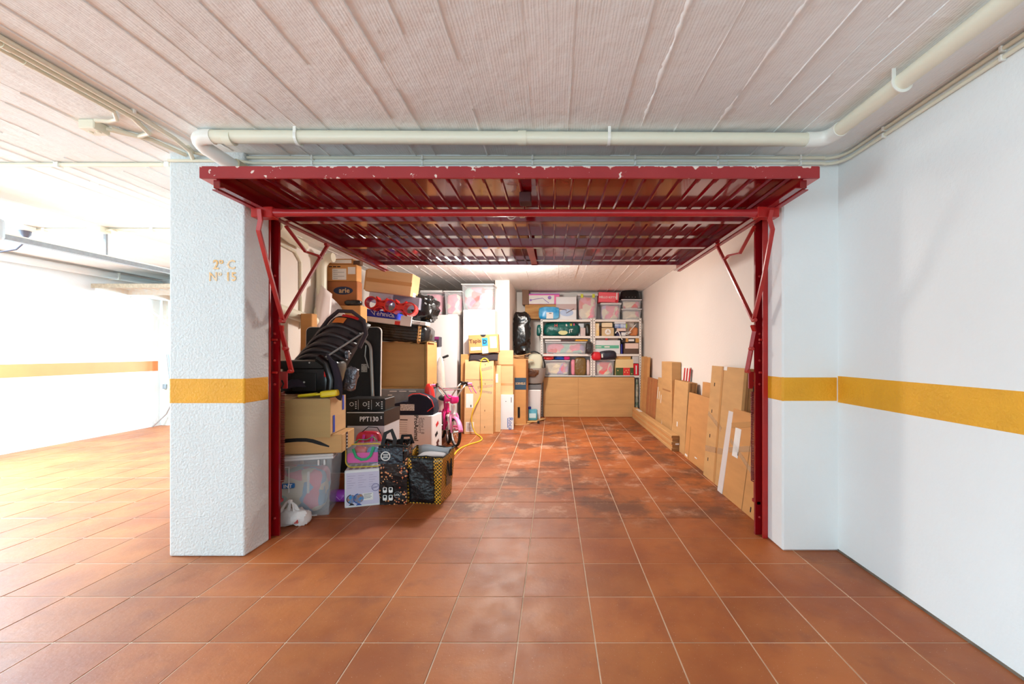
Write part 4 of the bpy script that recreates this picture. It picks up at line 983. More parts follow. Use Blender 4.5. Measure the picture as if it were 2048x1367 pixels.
def ring(x, z, r, name, a0=0, a1=360):
    n = 24; full = a1 - a0 >= 360; m_ = n if full else n + 1
    an = [R(a0 + (a1 - a0) * k / n) for k in range(m_)]
    O = [(x + r * math.cos(a), z + r * math.sin(a)) for a in an]; I = [(x + r * .80 * math.cos(a), z + r * .80 * math.sin(a)) for a in an]
    vs = [(a, y, b) for y, P in ((-.06, O), (-.06, I), (.06, O), (.06, I)) for a, b in P]
    fs = []
    for k in range(n):
        j = (k + 1) % m_
        fs += [(k, j, m_ + j, m_ + k), (2 * m_ + k, 3 * m_ + k, 3 * m_ + j, 2 * m_ + j), (k, 2 * m_ + k, 2 * m_ + j, j), (m_ + k, m_ + j, 3 * m_ + j, 3 * m_ + k)]
    return MB().add(vs, fs).build(name, REDP, rr_)
for x in (-.25, 0, .25): ring(x, zc, RR, 'ring')
for x in (-.125, .125):
    ring(x, zc + .115, RR, 'arch', 200, 340); ring(x, zc - .115, RR, 'arch', 20, 160)
    MB().box(x - .05, x + .05, -.055, .055, zc - .03, zc + .03).build('web', REDP, rr_)
t, sz = carton('small white carton tilted under the long brown box', .32, .24, .175, (PX(746, 5.4), 5.72, 1.90), 0, WCARD, tape=False, tilt=TL + R(3))
sticker(t, sz, 'front', .62, 1, 0, .55, mat('white_shadow_card', (206, 204, 208), .6), 'torn_flap', .002, rot=.5)  # flap in a darker white, shade put into its colour
t, sz = carton('grey lilac carton beside the small white tilted carton', .37, .24, .165, (PX(798, 5.4), 5.75, 1.835), 0, mat('grey_lilac_card', (132, 126, 140), .5), tape=False, tilt=TL)
t, sz = carton('long pale brown box tilted on top of the heap', .615, .30, .30, (PX(762, 5.3), 5.66, 2.02), 0, CARDL, tilt=TL)
sticker(t, sz, 'front', 0, 1, .43, .60, TAPE, 'tape', .0015)
sticker(t, sz, 'right', .3, .7, .02, .2, PAPER, 'label', .001)
MB().box(-.33, -.308, -.15, .05, .02, .29).build('end_flap', CARD, t).rotation_euler = (0, 0, R(-8))
blob('garbage_bag', 'black plastic bag with brown tape beside the grey lilac carton', 'bag', (PX(845, 5.75), 5.86, 1.66), (.29, .3, .34), BLACKBAG, seed=35, amp=.10, crease=.12, freq=9)
t, sz = carton('thin white booklet stack at the right end of the black bundle', .26, .18, .05, (PX(842, 5.62), 5.50, 1.60), 0, PAPER, tape=False, name='booklet_stack', cat='booklets', tilt=TL)
for k in range(2): sticker(t, sz, 'front', .05, .7, .2 + .4 * k, .3 + .4 * k, INK, 'page_gap', .001)

# tower along the left wall
Y0 = 4.93
t, sz = carton('tall plain brown carton at the foot of the left wall', .42, .18, 1.20, (-2.53, 4.96, 0), 0, CARDD)
t, sz = carton('brown carton below the oval logo carton by the left wall', .48, .17, .585, (PX(721, 4.86) - .24, 4.95, 1.202), 0, CARDO)
t, sz = carton('brown carton with a dark oval logo by the left wall', PX(714, Y0) - PX(644, Y0), .13, PZ(562, Y0) - 1.79, ((PX(714, Y0) + PX(644, Y0)) / 2, Y0 + .07, 1.79), 0, card('cardboard_brown', (176, 108, 62)), tape=False)
q = on_face(sz, 'front', .60, .62, .002)
MB().prism([(q.x + .115 * math.cos(a), q.z + .048 * math.sin(a)) for a in [k * math.pi / 14 for k in range(28)]], q.y - .001, q.y + .001).build('oval_logo', mat('navy_print', (34, 44, 78), .6), t)
lettering(t, 'arie', (q.x + .015, q.y - .002, q.z), (R(90), 0, 0), .085, CARDL, .001, True)
t, sz = carton('brown carton with white shipping labels near the ceiling', PX(713, Y0) - PX(648, Y0), .13, .198, ((PX(713, Y0) + PX(648, Y0)) / 2, Y0 + .07, PZ(562, Y0) + .002), 0, CARDO, tape=False)
sticker(t, sz, 'front', .25, .68, .08, .75, PAPER, 'shipping_label'); sticker(t, sz, 'front', .73, .96, .42, .85, PAPER, 'shipping_label')
for k in range(5): sticker(t, sz, 'front', .28, .42 + .2 * (k % 2), .64 - .12 * k, .66 - .12 * k, GREYINK, 'print_line', .001, lift=.002)
for k in range(3): sticker(t, sz, 'front', .14 + .13 * k, .24 + .13 * k, .84, .90, INK, 'print_line', .001)
for k in range(3): sticker(t, sz, 'front', .04, .06, .9 - .18 * k, .95 - .18 * k, INK, 'print_mark', .001)
t, sz = carton('flat brown carton with a white strip label just under the ceiling', .30, .12, .068, ((PX(655, Y0) + PX(705, Y0)) / 2, Y0 + .07, PZ(562, Y0) + .203), 0, CARDO, tape=False)
sticker(t, sz, 'front', .14, .94, .2, .8, PAPER, 'strip_label')
t, sz = carton('small dark-edged carton beside the flat brown carton under the ceiling', .10, .08, .05, (PX(712, 4.95), 4.99, PZ(562, Y0) + .203), 0, mat('dark_card', (92, 66, 50), .7), tape=False)
blob('black_sleeve', 'black film sleeve lying on the brown carton by the left wall', 'bag', (PX(704, 4.86), 4.895, 1.79), (.20, .07, .06), BLACKBAG, seed=41, amp=.06, crease=.06, freq=12)
# white plastic sheets draped by the wall
ws = thing('plastic_sheet', 'white translucent plastic sheets draped by the left wall pipes', 'plastic sheet', (PX(648, 4.72), 4.70, 1.14))
def drape(s, t):
    top = .86 - .30 * s ** 1.6
    return Vector((-.14 + .36 * s, .10 - .16 * t + .035 * math.sin(11 * s + 2 * t), top * (1 - t) + .0 * t - .02 + .02 * math.sin(6 * s)))
MB().grid(22, 12, drape).build('sheet', mat('milky_film', (236, 230, 230), .35, alpha=.85, bump=.4, bscale=20), ws, smooth='all', thick=.004)
MB().grid(12, 10, lambda s, t: drape(.1 + .5 * s, t * .9) + Vector((-.01, -.04, .03 + .04 * s))).build('sheet', mat('milky_film2', (240, 226, 222), .4, alpha=.9), ws, smooth='all', thick=.004)
t, sz = carton('plain brown carton under the white plastic sheets', .36, .26, 1.13, (-2.55, 4.58, 0), 0, CARD)
t, sz = carton('narrow brown carton end behind the ribbed car seat', .12, .10, 1.64, (PX(611, 4.3), 4.36, 0), 0, CARDO)

# pipes on the left wall
wp2 = thing('waste_pipe', 'cream waste pipes with elbows on the left garage wall', 'pipe', (GL + .06, 4.4, 0))
def L3(u, v, Y): return (PX(u, Y) - GL - .06, Y - 4.4, PZ(v, Y))
MB().tube([L3(552, 452, 3.85), L3(585, 478, 4.25)], .055, 14).build('pipe_run', PVC, wp2, smooth=True)
MB().tube([L3(585, 478, 4.25), L3(608, 492, 4.5)], .048, 14).build('pipe_run', PVC, wp2, smooth=True)
MB().tube([(PX(665, 4.8) - GL - .06, .42, 2.34), (.14, .42, 2.34)] + arc((.14, .42, 2.34), (.02, .42, 2.34), (.02, .42, 2.20)) + [(.02, .42, 1.78)], .055, 14).build('pipe_bend', PVC, wp2, smooth=True)
MB().tube([(.02, .42, 1.80), (.02, .38, 1.70), (.05, .33, 1.64), (.03, .30, 1.58), (.0, .25, 1.55)], .062, 14).build('elbow', PVC, wp2, smooth=True)
MB().tube([(.04, .33, 1.57), (.02, -.02, 1.62), (.0, -.28, 1.66)] + arc((.0, -.28, 1.66), (.0, -.42, 1.68), (.0, -.42, 1.55)) + [(.0, -.42, .3)], .055, 14).build('pipe_bend', PVC, wp2, smooth=True)
conduit('thin cream conduit turning down the left garage wall', [L3(553, 463, 3.9), L3(600, 498, 4.42), (-.03, .09, 2.18), (-.03, .10, 1.4)] and [(GL + .02, 3.9, 2.36), (GL + .02, 4.42, 2.31), (GL + .02, 4.52, 2.22), (GL + .02, 4.53, 1.5)], .014)

# ------------------------------------------------------------------ ceiling lamp of the garage
lp = thing('ceiling_lamp', 'round glowing lamp on the garage ceiling behind the raised door', 'lamp', (PX(1013, 5.45), 5.45, CH))
MB().lathe([(.105, 0), (.105, -.022), (.09, -.028)], 24).build('lamp_base', PVCW, lp, smooth=True)
MB().lathe([(.095, -.024), (.092, -.07), (.068, -.112), (.02, -.128)], 24).build('lamp_globe', mat('lamp_glass', (255, 232, 200), .4, emit=(255, 214, 165), estr=6), lp, smooth=True)
ld = bpy.data.lights.new('lamp_light', 'POINT'); ld.energy = 76; ld.color = (1.0, .95, .88); ld.shadow_soft_size = .12
lo = bpy.data.objects.new('lamp_light', ld); lo.location = (0, 0, -.27); lo.parent = lp; COL.objects.link(lo)
ad_ = bpy.data.lights.new('lamp_downlight', 'AREA'); ad_.shape = 'DISK'; ad_.size = .24; ad_.energy = 46; ad_.color = (1.0, .95, .88)
ao_ = bpy.data.objects.new('lamp_downlight', ad_); ao_.location = (0, 0, -.135); ao_.parent = lp; COL.objects.link(ao_)

# ------------------------------------------------------------------ bikes and scooter
HOT = mat('hot_pink_paint', (222, 38, 122), .3); PALEPINK = mat('pale_pink_plastic', (240, 140, 190), .4); WPAINT = mat('white_cycle_paint', (238, 234, 232), .3); CHROME = mat('chrome', (200, 198, 196), .2, .9)
def bike(label, loc, rot, c_frame, c_fork, c_fender, c_grip, c_tube, lean=0.0):
    t = thing('kids_bike', label, 'bicycle', loc, (lean, 0, rot))
    r, wb = .185, .62
    for x in (0, -wb):
        wh = MB().lathe([(r - .022, -.019), (r - .006, -.017), (r, 0), (r - .006, .017), (r - .022, .019), (r - .028, 0)], 32, (x, 0, r), Matrix.Rotation(R(90), 3, 'X'))
        wh.f = wh.f[:-2]; n = 32; o = 0
        wh.f += [(5 * n + k, 5 * n + (k + 1) % n, (k + 1) % n, k) for k in range(n)]
        w = wh.build('wheel', BLACKR, t, smooth=True)
        rm = MB(); n = 32
        rm.tube([(x + (r - .03) * math.cos(2 * math.pi * k / n), 0, r + (r - .03) * math.sin(2 * math.pi * k / n)) for k in range(n)], .010, 6, closed=True).build('rim', WPAINT, w, smooth=True)
        hub = MB().tube([(x, -.04, r), (x, .04, r)], .016, 10).build('hub', CHROME, w, smooth=True)
        sp = MB()
        for k in range(12): a = 2 * math.pi * k / 12; sp.tube([(x, .012 * (-1) ** k, r), (x + (r - .032) * math.cos(a), 0, r + (r - .032) * math.sin(a))], .0018, 4)
        tag(sp.build('spokes', CHROME, w), kind='stuff')
        fe = MB().grid(16, 4, lambda s, q: Vector((x + (r + .022) * math.cos(R(10 + 150 * s) if x == 0 else R(20 + 150 * s)), (q - .5) * .062, r + (r + .022 - .018 * (2 * q - 1) ** 2) * math.sin(R(10 + 150 * s) if x == 0 else R(20 + 150 * s)))))
        fe.build('fender', c_fender, t, smooth='all', thick=.003)
    top = Vector((-.10, 0, .50)); bb_ = Vector((-.34, 0, .17)); seat = Vector((-.45, 0, .46))
    MB().tube([top + Vector((.012, 0, -.03)), (-.2, 0, .30), bb_], [.026, .026, .024], 12).build('frame_tube', c_frame, t, smooth=True)
    MB().tube([top + Vector((.0, 0, -.06)), (-.25, 0, .24), (-.36, 0, .24), seat], .019, 10).build('frame_tube', c_tube, t, smooth=True)
    MB().tube([bb_, seat, seat + Vector((-.02, 0, .10))], .016, 10).build('seat_tube', c_tube, t, smooth=True)
    for s in (-1, 1):
        MB().tube([bb_ + Vector((0, .02 * s, 0)), (-wb, .05 * s, r)], .010, 8).build('chain_stay', c_tube, t, smooth=True)
        MB().tube([seat + Vector((0, .02 * s, -.02)), (-wb, .05 * s, r)], .009, 8).build('seat_stay', c_tube, t, smooth=True)
        MB().tube([(0, .052 * s, r), (-.055, .052 * s, r + .20), (-.075, .035 * s, .425)], .014, 8).build('fork_blade', c_fork, t, smooth=True)
    MB().tube([(-.07, 0, .41), (-.105, 0, .53)], .024, 12).build('head_tube', c_frame, t, smooth=True)
    MB().tube([(-.105, 0, .52), (-.125, 0, .62)], .014, 8).build('stem', CHROME, t, smooth=True)
    hb = [(-.20, -.26, .80), (-.16, -.20, .80), (-.11, -.13, .74), (-.11, -.06, .63), (-.115, .06, .63), (-.11, .13, .74), (-.16, .20, .80), (-.20, .26, .80)]
    MB().tube(hb, .011, 8).build('handlebar', CHROME, t, smooth=True)
    MB().tube([(-.13, -.12, .735), (-.13, .12, .735)], .008, 8).build('crossbar', CHROME, t, smooth=True)
    for s in (-1, 1):
        MB().tube([(-.165, .21 * s, .80), (-.215, .30 * s, .80)], [.018, .016], 10).build('grip', c_grip, t, smooth=True)
        MB().tube([(-.15, .19 * s, .80), (-.16, .205 * s, .80)], .03, 12).build('grip_collar', BLACKP, t)
        MB().tube([(-.13, .18 * s, .79), (-.10, .22 * s, .775), (-.12, .29 * s, .77)], .006, 6).build('brake_lever', BLACKP, t)
        ped = MB().box(-.34 + .13 * s - .04, -.34 + .13 * s + .04, min(.06 * s, .15 * s), max(.06 * s, .15 * s), .17 + .02 * s - .012, .17 + .02 * s + .012).build('pedal', mat('magenta_pedal', (200, 24, 110), .4), t, bevel=.005)
        MB().tube([(-.34, .045 * s, .17), (-.34 + .13 * s, .055 * s, .17 + .02 * s)], .010, 8).build('crank', CHROME, t)
    for s in (-1, 1):
        MB().tube([(-.205, .29 * s, .795)] + [(-.205 + .02 * k, (.29 + .012 * k) * s, .79 - .03 * k) for k in range(1, 5)], .008, 6).build('streamer', HOT, t)
    MB().prism([(-.64, .19), (-.60, .235), (-.36, .245), (-.26, .17), (-.36, .10), (-.62, .14)], .055, .066).build('chain_guard', c_fender, t, bevel=.003)
    blob('saddle', None, None, (-.47, 0, .555), (.24, .15, .07), BLACKR, parent=t, seed=3, amp=.02, e=.8)
    blob('front_bag', None, None, (-.05, 0, .56), (.07, .11, .10), HOT, parent=t, seed=7, amp=.05)
    return t
bike('white and pink kids bike with pink grips beside the vacuum carton', (PX(911, 5.42), 5.42, 0), R(-58), WPAINT, PALEPINK, PALEPINK, PALEPINK, HOT)
bike('hot pink kids bike with black grips behind the white and pink one', (PX(897, 5.62), 5.62, 0), R(-68), HOT, HOT, WPAINT, BLACKR, HOT)
sc_ = thing('kick_scooter', 'upright kick scooter with black grips in front of the left wardrobe', 'scooter', (PX(878, 6.3), 6.27, 0), (0, 0, R(-20)))
MB().box(-.055, .055, -.02, .03, .06, .10).build('deck', STEEL, sc_, bevel=.01)
for y in (-.06, .06): MB().lathe([(.05, -.012), (.055, 0), (.05, .012)], 16, (0, y, .055), Matrix.Rotation(R(90), 3, 'Y')).build('wheel', BLACKR, sc_, smooth=True)
MB().tube([(0, -.03, .06), (0, -.0, 1.14)], .016, 10).build('stem', STEEL, sc_, smooth=True)
MB().tube([(-.13, 0, 1.13), (.10, -.02, 1.155)], .011, 8).build('handlebar', BLACKP, sc_, smooth=True)
for s in (-1, 1): MB().tube([(.09 * s, -.015 * s, 1.145 + .01 * s), (.19 * s, -.03 * s, 1.155 + .03 * s)], .018, 10).build('grip', BLACKR, sc_, smooth=True)
MB().tube([(.05, -.03, 1.14), (.09, -.06, 1.12), (.14, -.06, 1.12)], .006, 6).build('brake_lever', BLACKP, sc_)

# narrow things between the brown box and the wardrobe
t, sz = carton('tall narrow white carton behind the big tipped brown box', PX(876, 6.08) - PX(858, 6.08), .16, PZ(693, 6.08), ((PX(876, 6.08) + PX(858, 6.08)) / 2, 6.16, 0), 0, WCARD, tape=False)
t, sz = carton('small dark box with white lines on the tall narrow white carton', .155, .16, PZ(673, 6.06) - PZ(693, 6.08), (PX(867, 6.06), 6.15, PZ(693, 6.08) + .002), 0, mat('dark_violet_card', (46, 40, 52), .5), tape=False)
sticker(t, sz, 'front', 0, 1, .72, 1, mat('plum_print', (130, 40, 100), .5), 'plum_band')
for k in range(3): sticker(t, sz, 'front', .1 + .05 * k, .75, .48 - .14 * k, .55 - .14 * k, PAPER, 'print_line', .001)
MB_ = MB().box(-.028, .028, -.01, .01, 0, PZ(713, 5.98)).build('panel_board', mat('blue_grey_laminate', (130, 146, 178), .5), None)
MB_.location = (PX(866, 5.98), 5.99, 0); tag(MB_, 'narrow blue-grey board standing beside the big tipped brown box', 'board')
blob('plastic_sheet', 'clear crumpled plastic sheet standing behind the bike handlebars', 'plastic sheet', (PX(879, 5.98), 6.03, 0), (.14, .09, PZ(714, 6)), mat('peach_film', (236, 218, 206), .3, alpha=.7, bump=.5, bscale=16), seed=51, amp=.08, crease=.1, e=.8)
rc_ = thing('red_cap', 'red cloth cap hanging at the corner of the big tipped brown box', 'cap', (PX(862, 5.3), 5.36, .455), (0, R(-8), 0))
blob('cap_crown', None, None, (.0, .0, 0), (.13, .10, .38), REDP, parent=rc_, seed=52, amp=.05, e=.8)

# ------------------------------------------------------------------ wardrobes, tubs on top
def wardrobe(label, u0, u1, v0, Y, d):
    w = PX(u1, Y) - PX(u0, Y); h = PZ(v0, Y)
    t = thing('wardrobe', label, 'wardrobe', ((PX(u0, Y) + PX(u1, Y)) / 2, Y + d / 2, 0))
    MB().box(-w / 2, w / 2, -d / 2 + .02, d / 2, 0, h).build('carcass', WLAQ, t, bevel=.003)
    MB().box(-w / 2 + .003, w / 2 - .003, -d / 2, -d / 2 + .018, .05, h - .004).build('wardrobe_door', WLAQ, t, bevel=.002)
    return t
wardrobe('low white wardrobe partly hidden behind the bikes', 806, 914, 629, 6.45, .42)
wardrobe('tall white wardrobe beside the back column', 926, 989, 619, 6.50, .40)
PASTEL = [mat('pastel_pink', (238, 150, 168), .9), mat('pastel_mint', (168, 206, 196), .9), mat('pastel_lilac', (196, 176, 214), .9), mat('pastel_cream', (232, 216, 186), .9), mat('coral_cloth', (236, 112, 110), .9), mat('sky_cloth', (150, 190, 222), .9)]
def tub_px(label, u0, u1, v0, v1, Y, d, fill, cols, lid=None, clips=None, m=None, z=None):
    w, h, cx, z0 = rect(u0, u1, v0, v1, Y)
    if z is not None: h += z0 - z; z0 = z
    t = tub(label, w - .024, d, h - (.018 if lid else 0), (cx, Y + d / 2 + .012, z0), 0, lid=lid, m=m, taper=.02, clips=clips)
    blob('clothes_heap', fill, 'clothes', (cx, Y + d / 2, z0 + .006), (w - .075, d * .82, (h - .03) * .93), heap_mat(cols), seed=int(u0), amp=.055, freq=11, nu=36, nv=20, e=.4)['kind'] = 'stuff'
    return t
zA = PZ(629, 6.45); zB = PZ(619, 6.5)
tub_px('left clear tub with pink clothes on the low wardrobe', 840, 884, 580, 628, 6.47, .34, 'pink and grey clothes in the left tub on the low wardrobe', (0, 1), lid=CLEARW, z=zA)
tub_px('right clear tub with pink clothes on the low wardrobe', 887, 923, 581, 628, 6.47, .34, 'cream and pink clothes in the right tub on the low wardrobe', (3, 0), z=zA)
tub_px('big clear tub on the tall wardrobe under the ceiling', 922, 988, 567, 618, 6.52, .36, 'pastel clothes in the big tub on the tall wardrobe', (0, 4, 1, 0), z=zB)
t, sz = carton('small blue carton behind the black bag on the low wardrobe', .14, .2, .33, (PX(830, 6.5), 6.62, zA), 0, mat('pale_blue_card', (140, 180, 214), .5), tape=False)

# ------------------------------------------------------------------ flattened cartons leaning on the wardrobe
def leaning(label, u0, u1, v0, v1, th, m, lean=4.0, name='flat_carton', marks=(), fold=None, cat='flat carton', yaw=0.0, z=0.0):
    """board standing on the floor line v1, leaning back"""
    Y = FY(v1) if z == 0 else z
    w = PX(u1, Y) - PX(u0, Y); h = EYE - (v0 - VPY) * (Y + .04) / FOC
    t = thing(name, label, cat, ((PX(u0, Y) + PX(u1, Y)) / 2, Y + th / 2, 0), (R(-lean), 0, R(yaw)))
    MB().box(-w / 2, w / 2, -th / 2, th / 2, 0, h).build('sheet', m, t, bevel=.002)
    sz = (w, th, h)
    if fold is not None: sticker(t, sz, 'front', fold - .006, fold + .006, 0, 1, CARDD, 'fold_line', .001)
    for mk in marks: sticker(t, sz, 'front', *mk[:4], mk[4], mk[5], .0015, mk[6] if len(mk) > 6 else 0)
    return t, sz
leaning('wide brown carton standing behind the flattened cartons by the wardrobe', 921, 990, 708, 864.5, .09, CARDO, 1.0)
leaning('rear flattened carton at the right of the wardrobe heap', 984, 1026, 700, 857, .03, CARDL, 2.0, marks=((0, 1, .55, .58, TAPE, 'tape'), (0, 1, .80, .82, CARDD, 'fold_line')))
leaning('narrow flattened carton with a white label behind the front one', 978, 1001, 730, 863.5, .025, CARDL, 3.0, marks=((.2, .75, .74, .87, PAPER, 'label'),))
t, sz = leaning('front flattened carton with labels and yellow cable over it', 928, 986, 719, 867.5, .03, CARDL, 4.0, marks=(
    (.05, .30, .35, .54, PAPER, 'label'), (.06, .34, .03, .16, PAPER, 'label'), (.02, .98, .72, .735, CLEARTAPE, 'tape'), (.45, .98, .62, .655, CLEARTAPE, 'tape', .12), (.55, .95, .86, .90, CLEARTAPE, 'tape', .25), (.5, .95, .55, .58, CLEARTAPE, 'tape', -.15), (.55, .56, 0, .48, CARDD, 'fold_line')))
for v in (.08, .30, .66, .92): sticker(t, sz, 'front', .70, .715, v, v + .025, INK, 'staple', .001)
for k in range(6): sticker(t, sz, 'front', .09, .31, .05 + .018 * k, .056 + .018 * k, GREYINK, 'print_line', .0008, lift=.002)
sticker(t, sz, 'front', .21, .245, .36, .39, INK, 'print_mark', .0008, lift=.002)
t, sz = carton('shoe-size brown box with a blue D label on the wide brown carton', PX(997, 6.3) - PX(937, 6.3), .13, PZ(669, 6.3) - PZ(706, 6.3), (PX(967, 6.3), 6.41, 1.232), 0, CARDO, tape=False, tilt=R(-2.5))
t.location.z = 1.225
sticker(t, sz, 'front', .45, .64, .38, .82, mat('blue_label', (40, 140, 200), .5), 'blue_label'); face_text(t, sz, 'front', 'D', .545, .60, .085, INK, True, lift=.004)
sticker(t, sz, 'front', .72, .94, .25, .88, PAPER, 'label'); sticker(t, sz, 'front', .06, .40, .16, .34, PAPER, 'label'); sticker(t, sz, 'front', .44, .64, -.02, .34, PAPER, 'label', rot=.08)
face_text(t, sz, 'front', 'Tapis', .22, .66, .085, mat('brown_ink', (90, 50, 36), .7), True, rot=.05)
for k in range(6): sticker(t, sz, 'front', .75, .91, .34 + .08 * k, .36 + .08 * k, GREYINK, 'print_line', .0008, lift=.002)
MB().prism([(.07 * math.cos(R(180 + 18 * k)) * .6, .07 * math.sin(R(180 + 18 * k)) * .5 + sz[2]) for k in range(11)], -sz[1] / 2 - .003, -sz[1] / 2 + .001).build('hand_hole', DARK, t)
bc = thing('black_cloth', 'black cloth sleeve draped over the flattened cartons', 'cloth', (PX(966, 6.3), 6.33, 1.10))
MB().grid(14, 8, lambda s, q: Vector((-.22 + .44 * s, -.012 + .16 * q, .0 + .11 * min(1, q * 2.2) + .012 * math.sin(9 * s)))).build('cloth_body', mat('plum_black_cloth', (44, 34, 38), .9), bc, smooth='all', thick=.012)
t, sz = leaning('white flat carton with blue lettering beside the flattened cartons', 1000, 1027, 789, 858.5, .09, WCARD, 1.5, name='white_carton')
RB = mat('blue_brand_ink', (50, 100, 180), .6)
face_text(t, sz, 'front', 'Roca', .78, .17, .10, RB, rot=R(-90), lift=.003); sticker(t, sz, 'front', .55, .60, .05, .33, RB, 'print_line', .001)
sticker(t, sz, 'front', .80, .86, .78, .93, GREYINK, 'print_line', .001); sticker(t, sz, 'front', .40, .46, .80, .82, INK, 'print_mark', .001)
t, sz = leaning('thin white plank between the flattened cartons and the white carton with blue lettering', 999, 1007, 776, 856, .02, WLAQ, 1.0, name='plank', cat='plank')

# yellow cable
YW = mat('yellow_cable', (232, 196, 52), .4)
Yc = 6.20
pc = [(PX(u, Yc), Yc + .12 * (v < 740) + .06 * (740 <= v < 800), PZ(v, Yc + .0)) for u, v in ((975, 724), (970, 717), (962, 718), (958, 730), (961, 752), (962, 775), (958, 795), (948, 815), (943, 835), (946, 855))]
fl = [(PX(u, FY(v)), FY(v), .008) for u, v in ((953, 869), (961, 874), (964, 879), (957, 884), (940, 889), (925, 895), (915, 902), (908, 911))]
cb = thing('power_cable', 'yellow cable hanging over the flattened cartons onto the floor', 'cable', (0, 0, 0))
def smooth_path(P, n=5):
    P = [Vector(p) for p in P]; out = []
    for i in range(len(P) - 1):
        a, b, c, d = P[max(i - 1, 0)], P[i], P[i + 1], P[min(i + 2, len(P) - 1)]
        for k in range(n):
            q = k / n
            out.append(.5 * ((2 * b) + (c - a) * q + (2 * a - 5 * b + 4 * c - d) * q * q + (3 * b - a - 3 * c + d) * q ** 3))
    return out + [P[-1]]
MB().tube([Vector((p.x, p.y, max(p.z, .008))) for p in smooth_path(pc + fl)], .0095, 8).build('cable_run', YW, cb, smooth=True)

# ------------------------------------------------------------------ corner between column and shelves
t = thing('cardboard_box', 'tall open brown carton with a dark blue printed band by the column', 'box', (PX(1040, 7.05), 7.2, 0), (0, 0, R(-4)))
w, d, h = PX(1053, 7.0) - PX(1026, 7.0), .26, PZ(717, 7.0); sz = (w, d, h)
MB().box(-w / 2, w / 2, -d / 2, -d / 2 + .008, 0, h).box(-w / 2, -w / 2 + .008, -d / 2, d / 2, 0, h + .02).box(w / 2 - .008, w / 2, -d / 2, d / 2, 0, h).box(-w / 2, w / 2, d / 2 - .008, d / 2, 0, h).build('box_body', CARDO, t)
sticker(t, sz, 'front', .12, 1, .53, .71, mat('petrol_print', (40, 66, 86), .6), 'blue_band'); face_text(t, sz, 'front', 'SORVEUS', .57, .62, .055, CARDL, True, lift=.004, sx=.75)
for k, (y0, an, x1) in enumerate(((-d / 2, 12, .34), (0, -4, .30), (.08, 20, .24))): 
    f = MB().box(0, x1, -.0, .10, -.003, .003).build('flap', CARDL, t); f.location = (-w / 2, y0, h + .03 * k); f.rotation_euler = (0, R(an - 8), 0)
MB().box(-w / 2 - .012, -w / 2 - .004, -d / 2, d / 2, 0, h + .03).build('side_flap', CARDL, t)
MB().box(-.03, -.022 + .03, -d / 2 - .012, -d / 2 - .004, .12, .30).build('dark_strip', BLACKP, t)
fc = thing('cardboard_sheet', 'torn cardboard sheet lying flat on the floor by the shelves', 'cardboard', (PX(1048, 7.3), 7.35, 0), (0, 0, R(8)))
MB().add([(-.18, -.36, .004), (.05, -.30, .006), (.12, -.16, .012), (.40, .12, .02), (.36, .32, .01), (-.2, .3, .006)], [(0, 1, 2, 3, 4, 5)]).build('sheet', CARD, fc, thick=.006)
blob('garbage_bag', 'tall black garbage bag hanging beside the back column', 'bag', (PX(1043, 7.55), 7.62, 1.19), (.30, .34, .78), BLACKBAG, seed=61, amp=.07, crease=.05, freq=7, nu=44, nv=40)
t, sz = carton('plain carton under the tall black garbage bag', .24, .3, 1.185, (PX(1038, 7.5) - .02, 7.62, 0), 0, CARDD)
t, sz = carton('yellow carton behind the black garbage bag at the back', .20, .2, .16, (PX(1036, 7.95), 8.1, PZ(645, 7.95)), 0, mat('yellow_card', (236, 180, 60), .6), tape=False)
t, sz = carton('long scuffed brown carton lying high between column and shelves', PX(1118, 8.03) - PX(1050, 8.03), .30, PZ(610, 8.03) - PZ(639, 8.03), (PX(1084, 8.03), 8.185, PZ(637, 7.95) + .005), 0, card('scuffed_card', (176, 120, 66), rgb2=(212, 168, 108)), tape=False)
t, sz = carton('brown carton standing behind the pink scooter carton', .13, .2, .30, (PX(1051, 8.0), 8.1, PZ(609, 8.0)), 0, mat('brown_dull_card', (128, 96, 76), .7), tape=False)
bk = thing('laundry_basket', 'dark rimmed round basket filled with bags beside the shelves', 'basket', (PX(1068, 7.6), 7.68, PZ(768, 7.6)))
MB().lathe([(.10, 0), (.16, .02), (.20, .16), (.215, .30), (.205, .30), (.19, .16), (.15, .03)], 24).build('basket_shell', mat('grey_rim_plastic', (150, 142, 136), .4, alpha=1), bk, smooth=True)
MB().tube([(.20 * math.cos(a), -.02, .30 + .30 * math.sin(a)) for a in [R(8 * k) for k in range(0, 15)]], .012, 8).build('hoop', BLACKP, bk, smooth=True)
blob('bag_bundle', 'pale green and white cloth bundle in the round basket', 'cloth', (PX(1070, 7.6), 7.68, PZ(768, 7.6) + .20), (.28, .26, .36), mat('pale_green_cloth', (206, 204, 180), .9), seed=63, amp=.07)
blob('bag_bundle', 'brown crumpled film bundle at the front of the round basket', 'bag', (PX(1064, 7.5), 7.53, PZ(768, 7.6) + .15), (.22, .14, .14), mat('brown_film', (110, 74, 50), .3, bump=.8, bscale=20), seed=64, amp=.09, crease=.1)
wj = thing('plastic_bin', 'tall white plastic bin with grey lid under the round basket', 'bin', (PX(1068, 7.6), 7.68, 0))
MB().frustum(-.135, .135, -.13, .13, 0, PZ(778, 7.6), .02, .02).build('bin_body', mat('white_bin', (226, 220, 218), .4), wj, bevel=.02, seg=2)
MB().box(-.14, .14, -.135, .135, PZ(778, 7.6), PZ(768, 7.6) - .002).build('bin_lid', mat('grey_lid', (110, 108, 108), .4), wj, bevel=.01)
bt = thing('coolant_bottle', 'blue bottle with dark blue cap on the floor by the shelves', 'bottle', (PX(1065, 7.36), 7.44, .013))
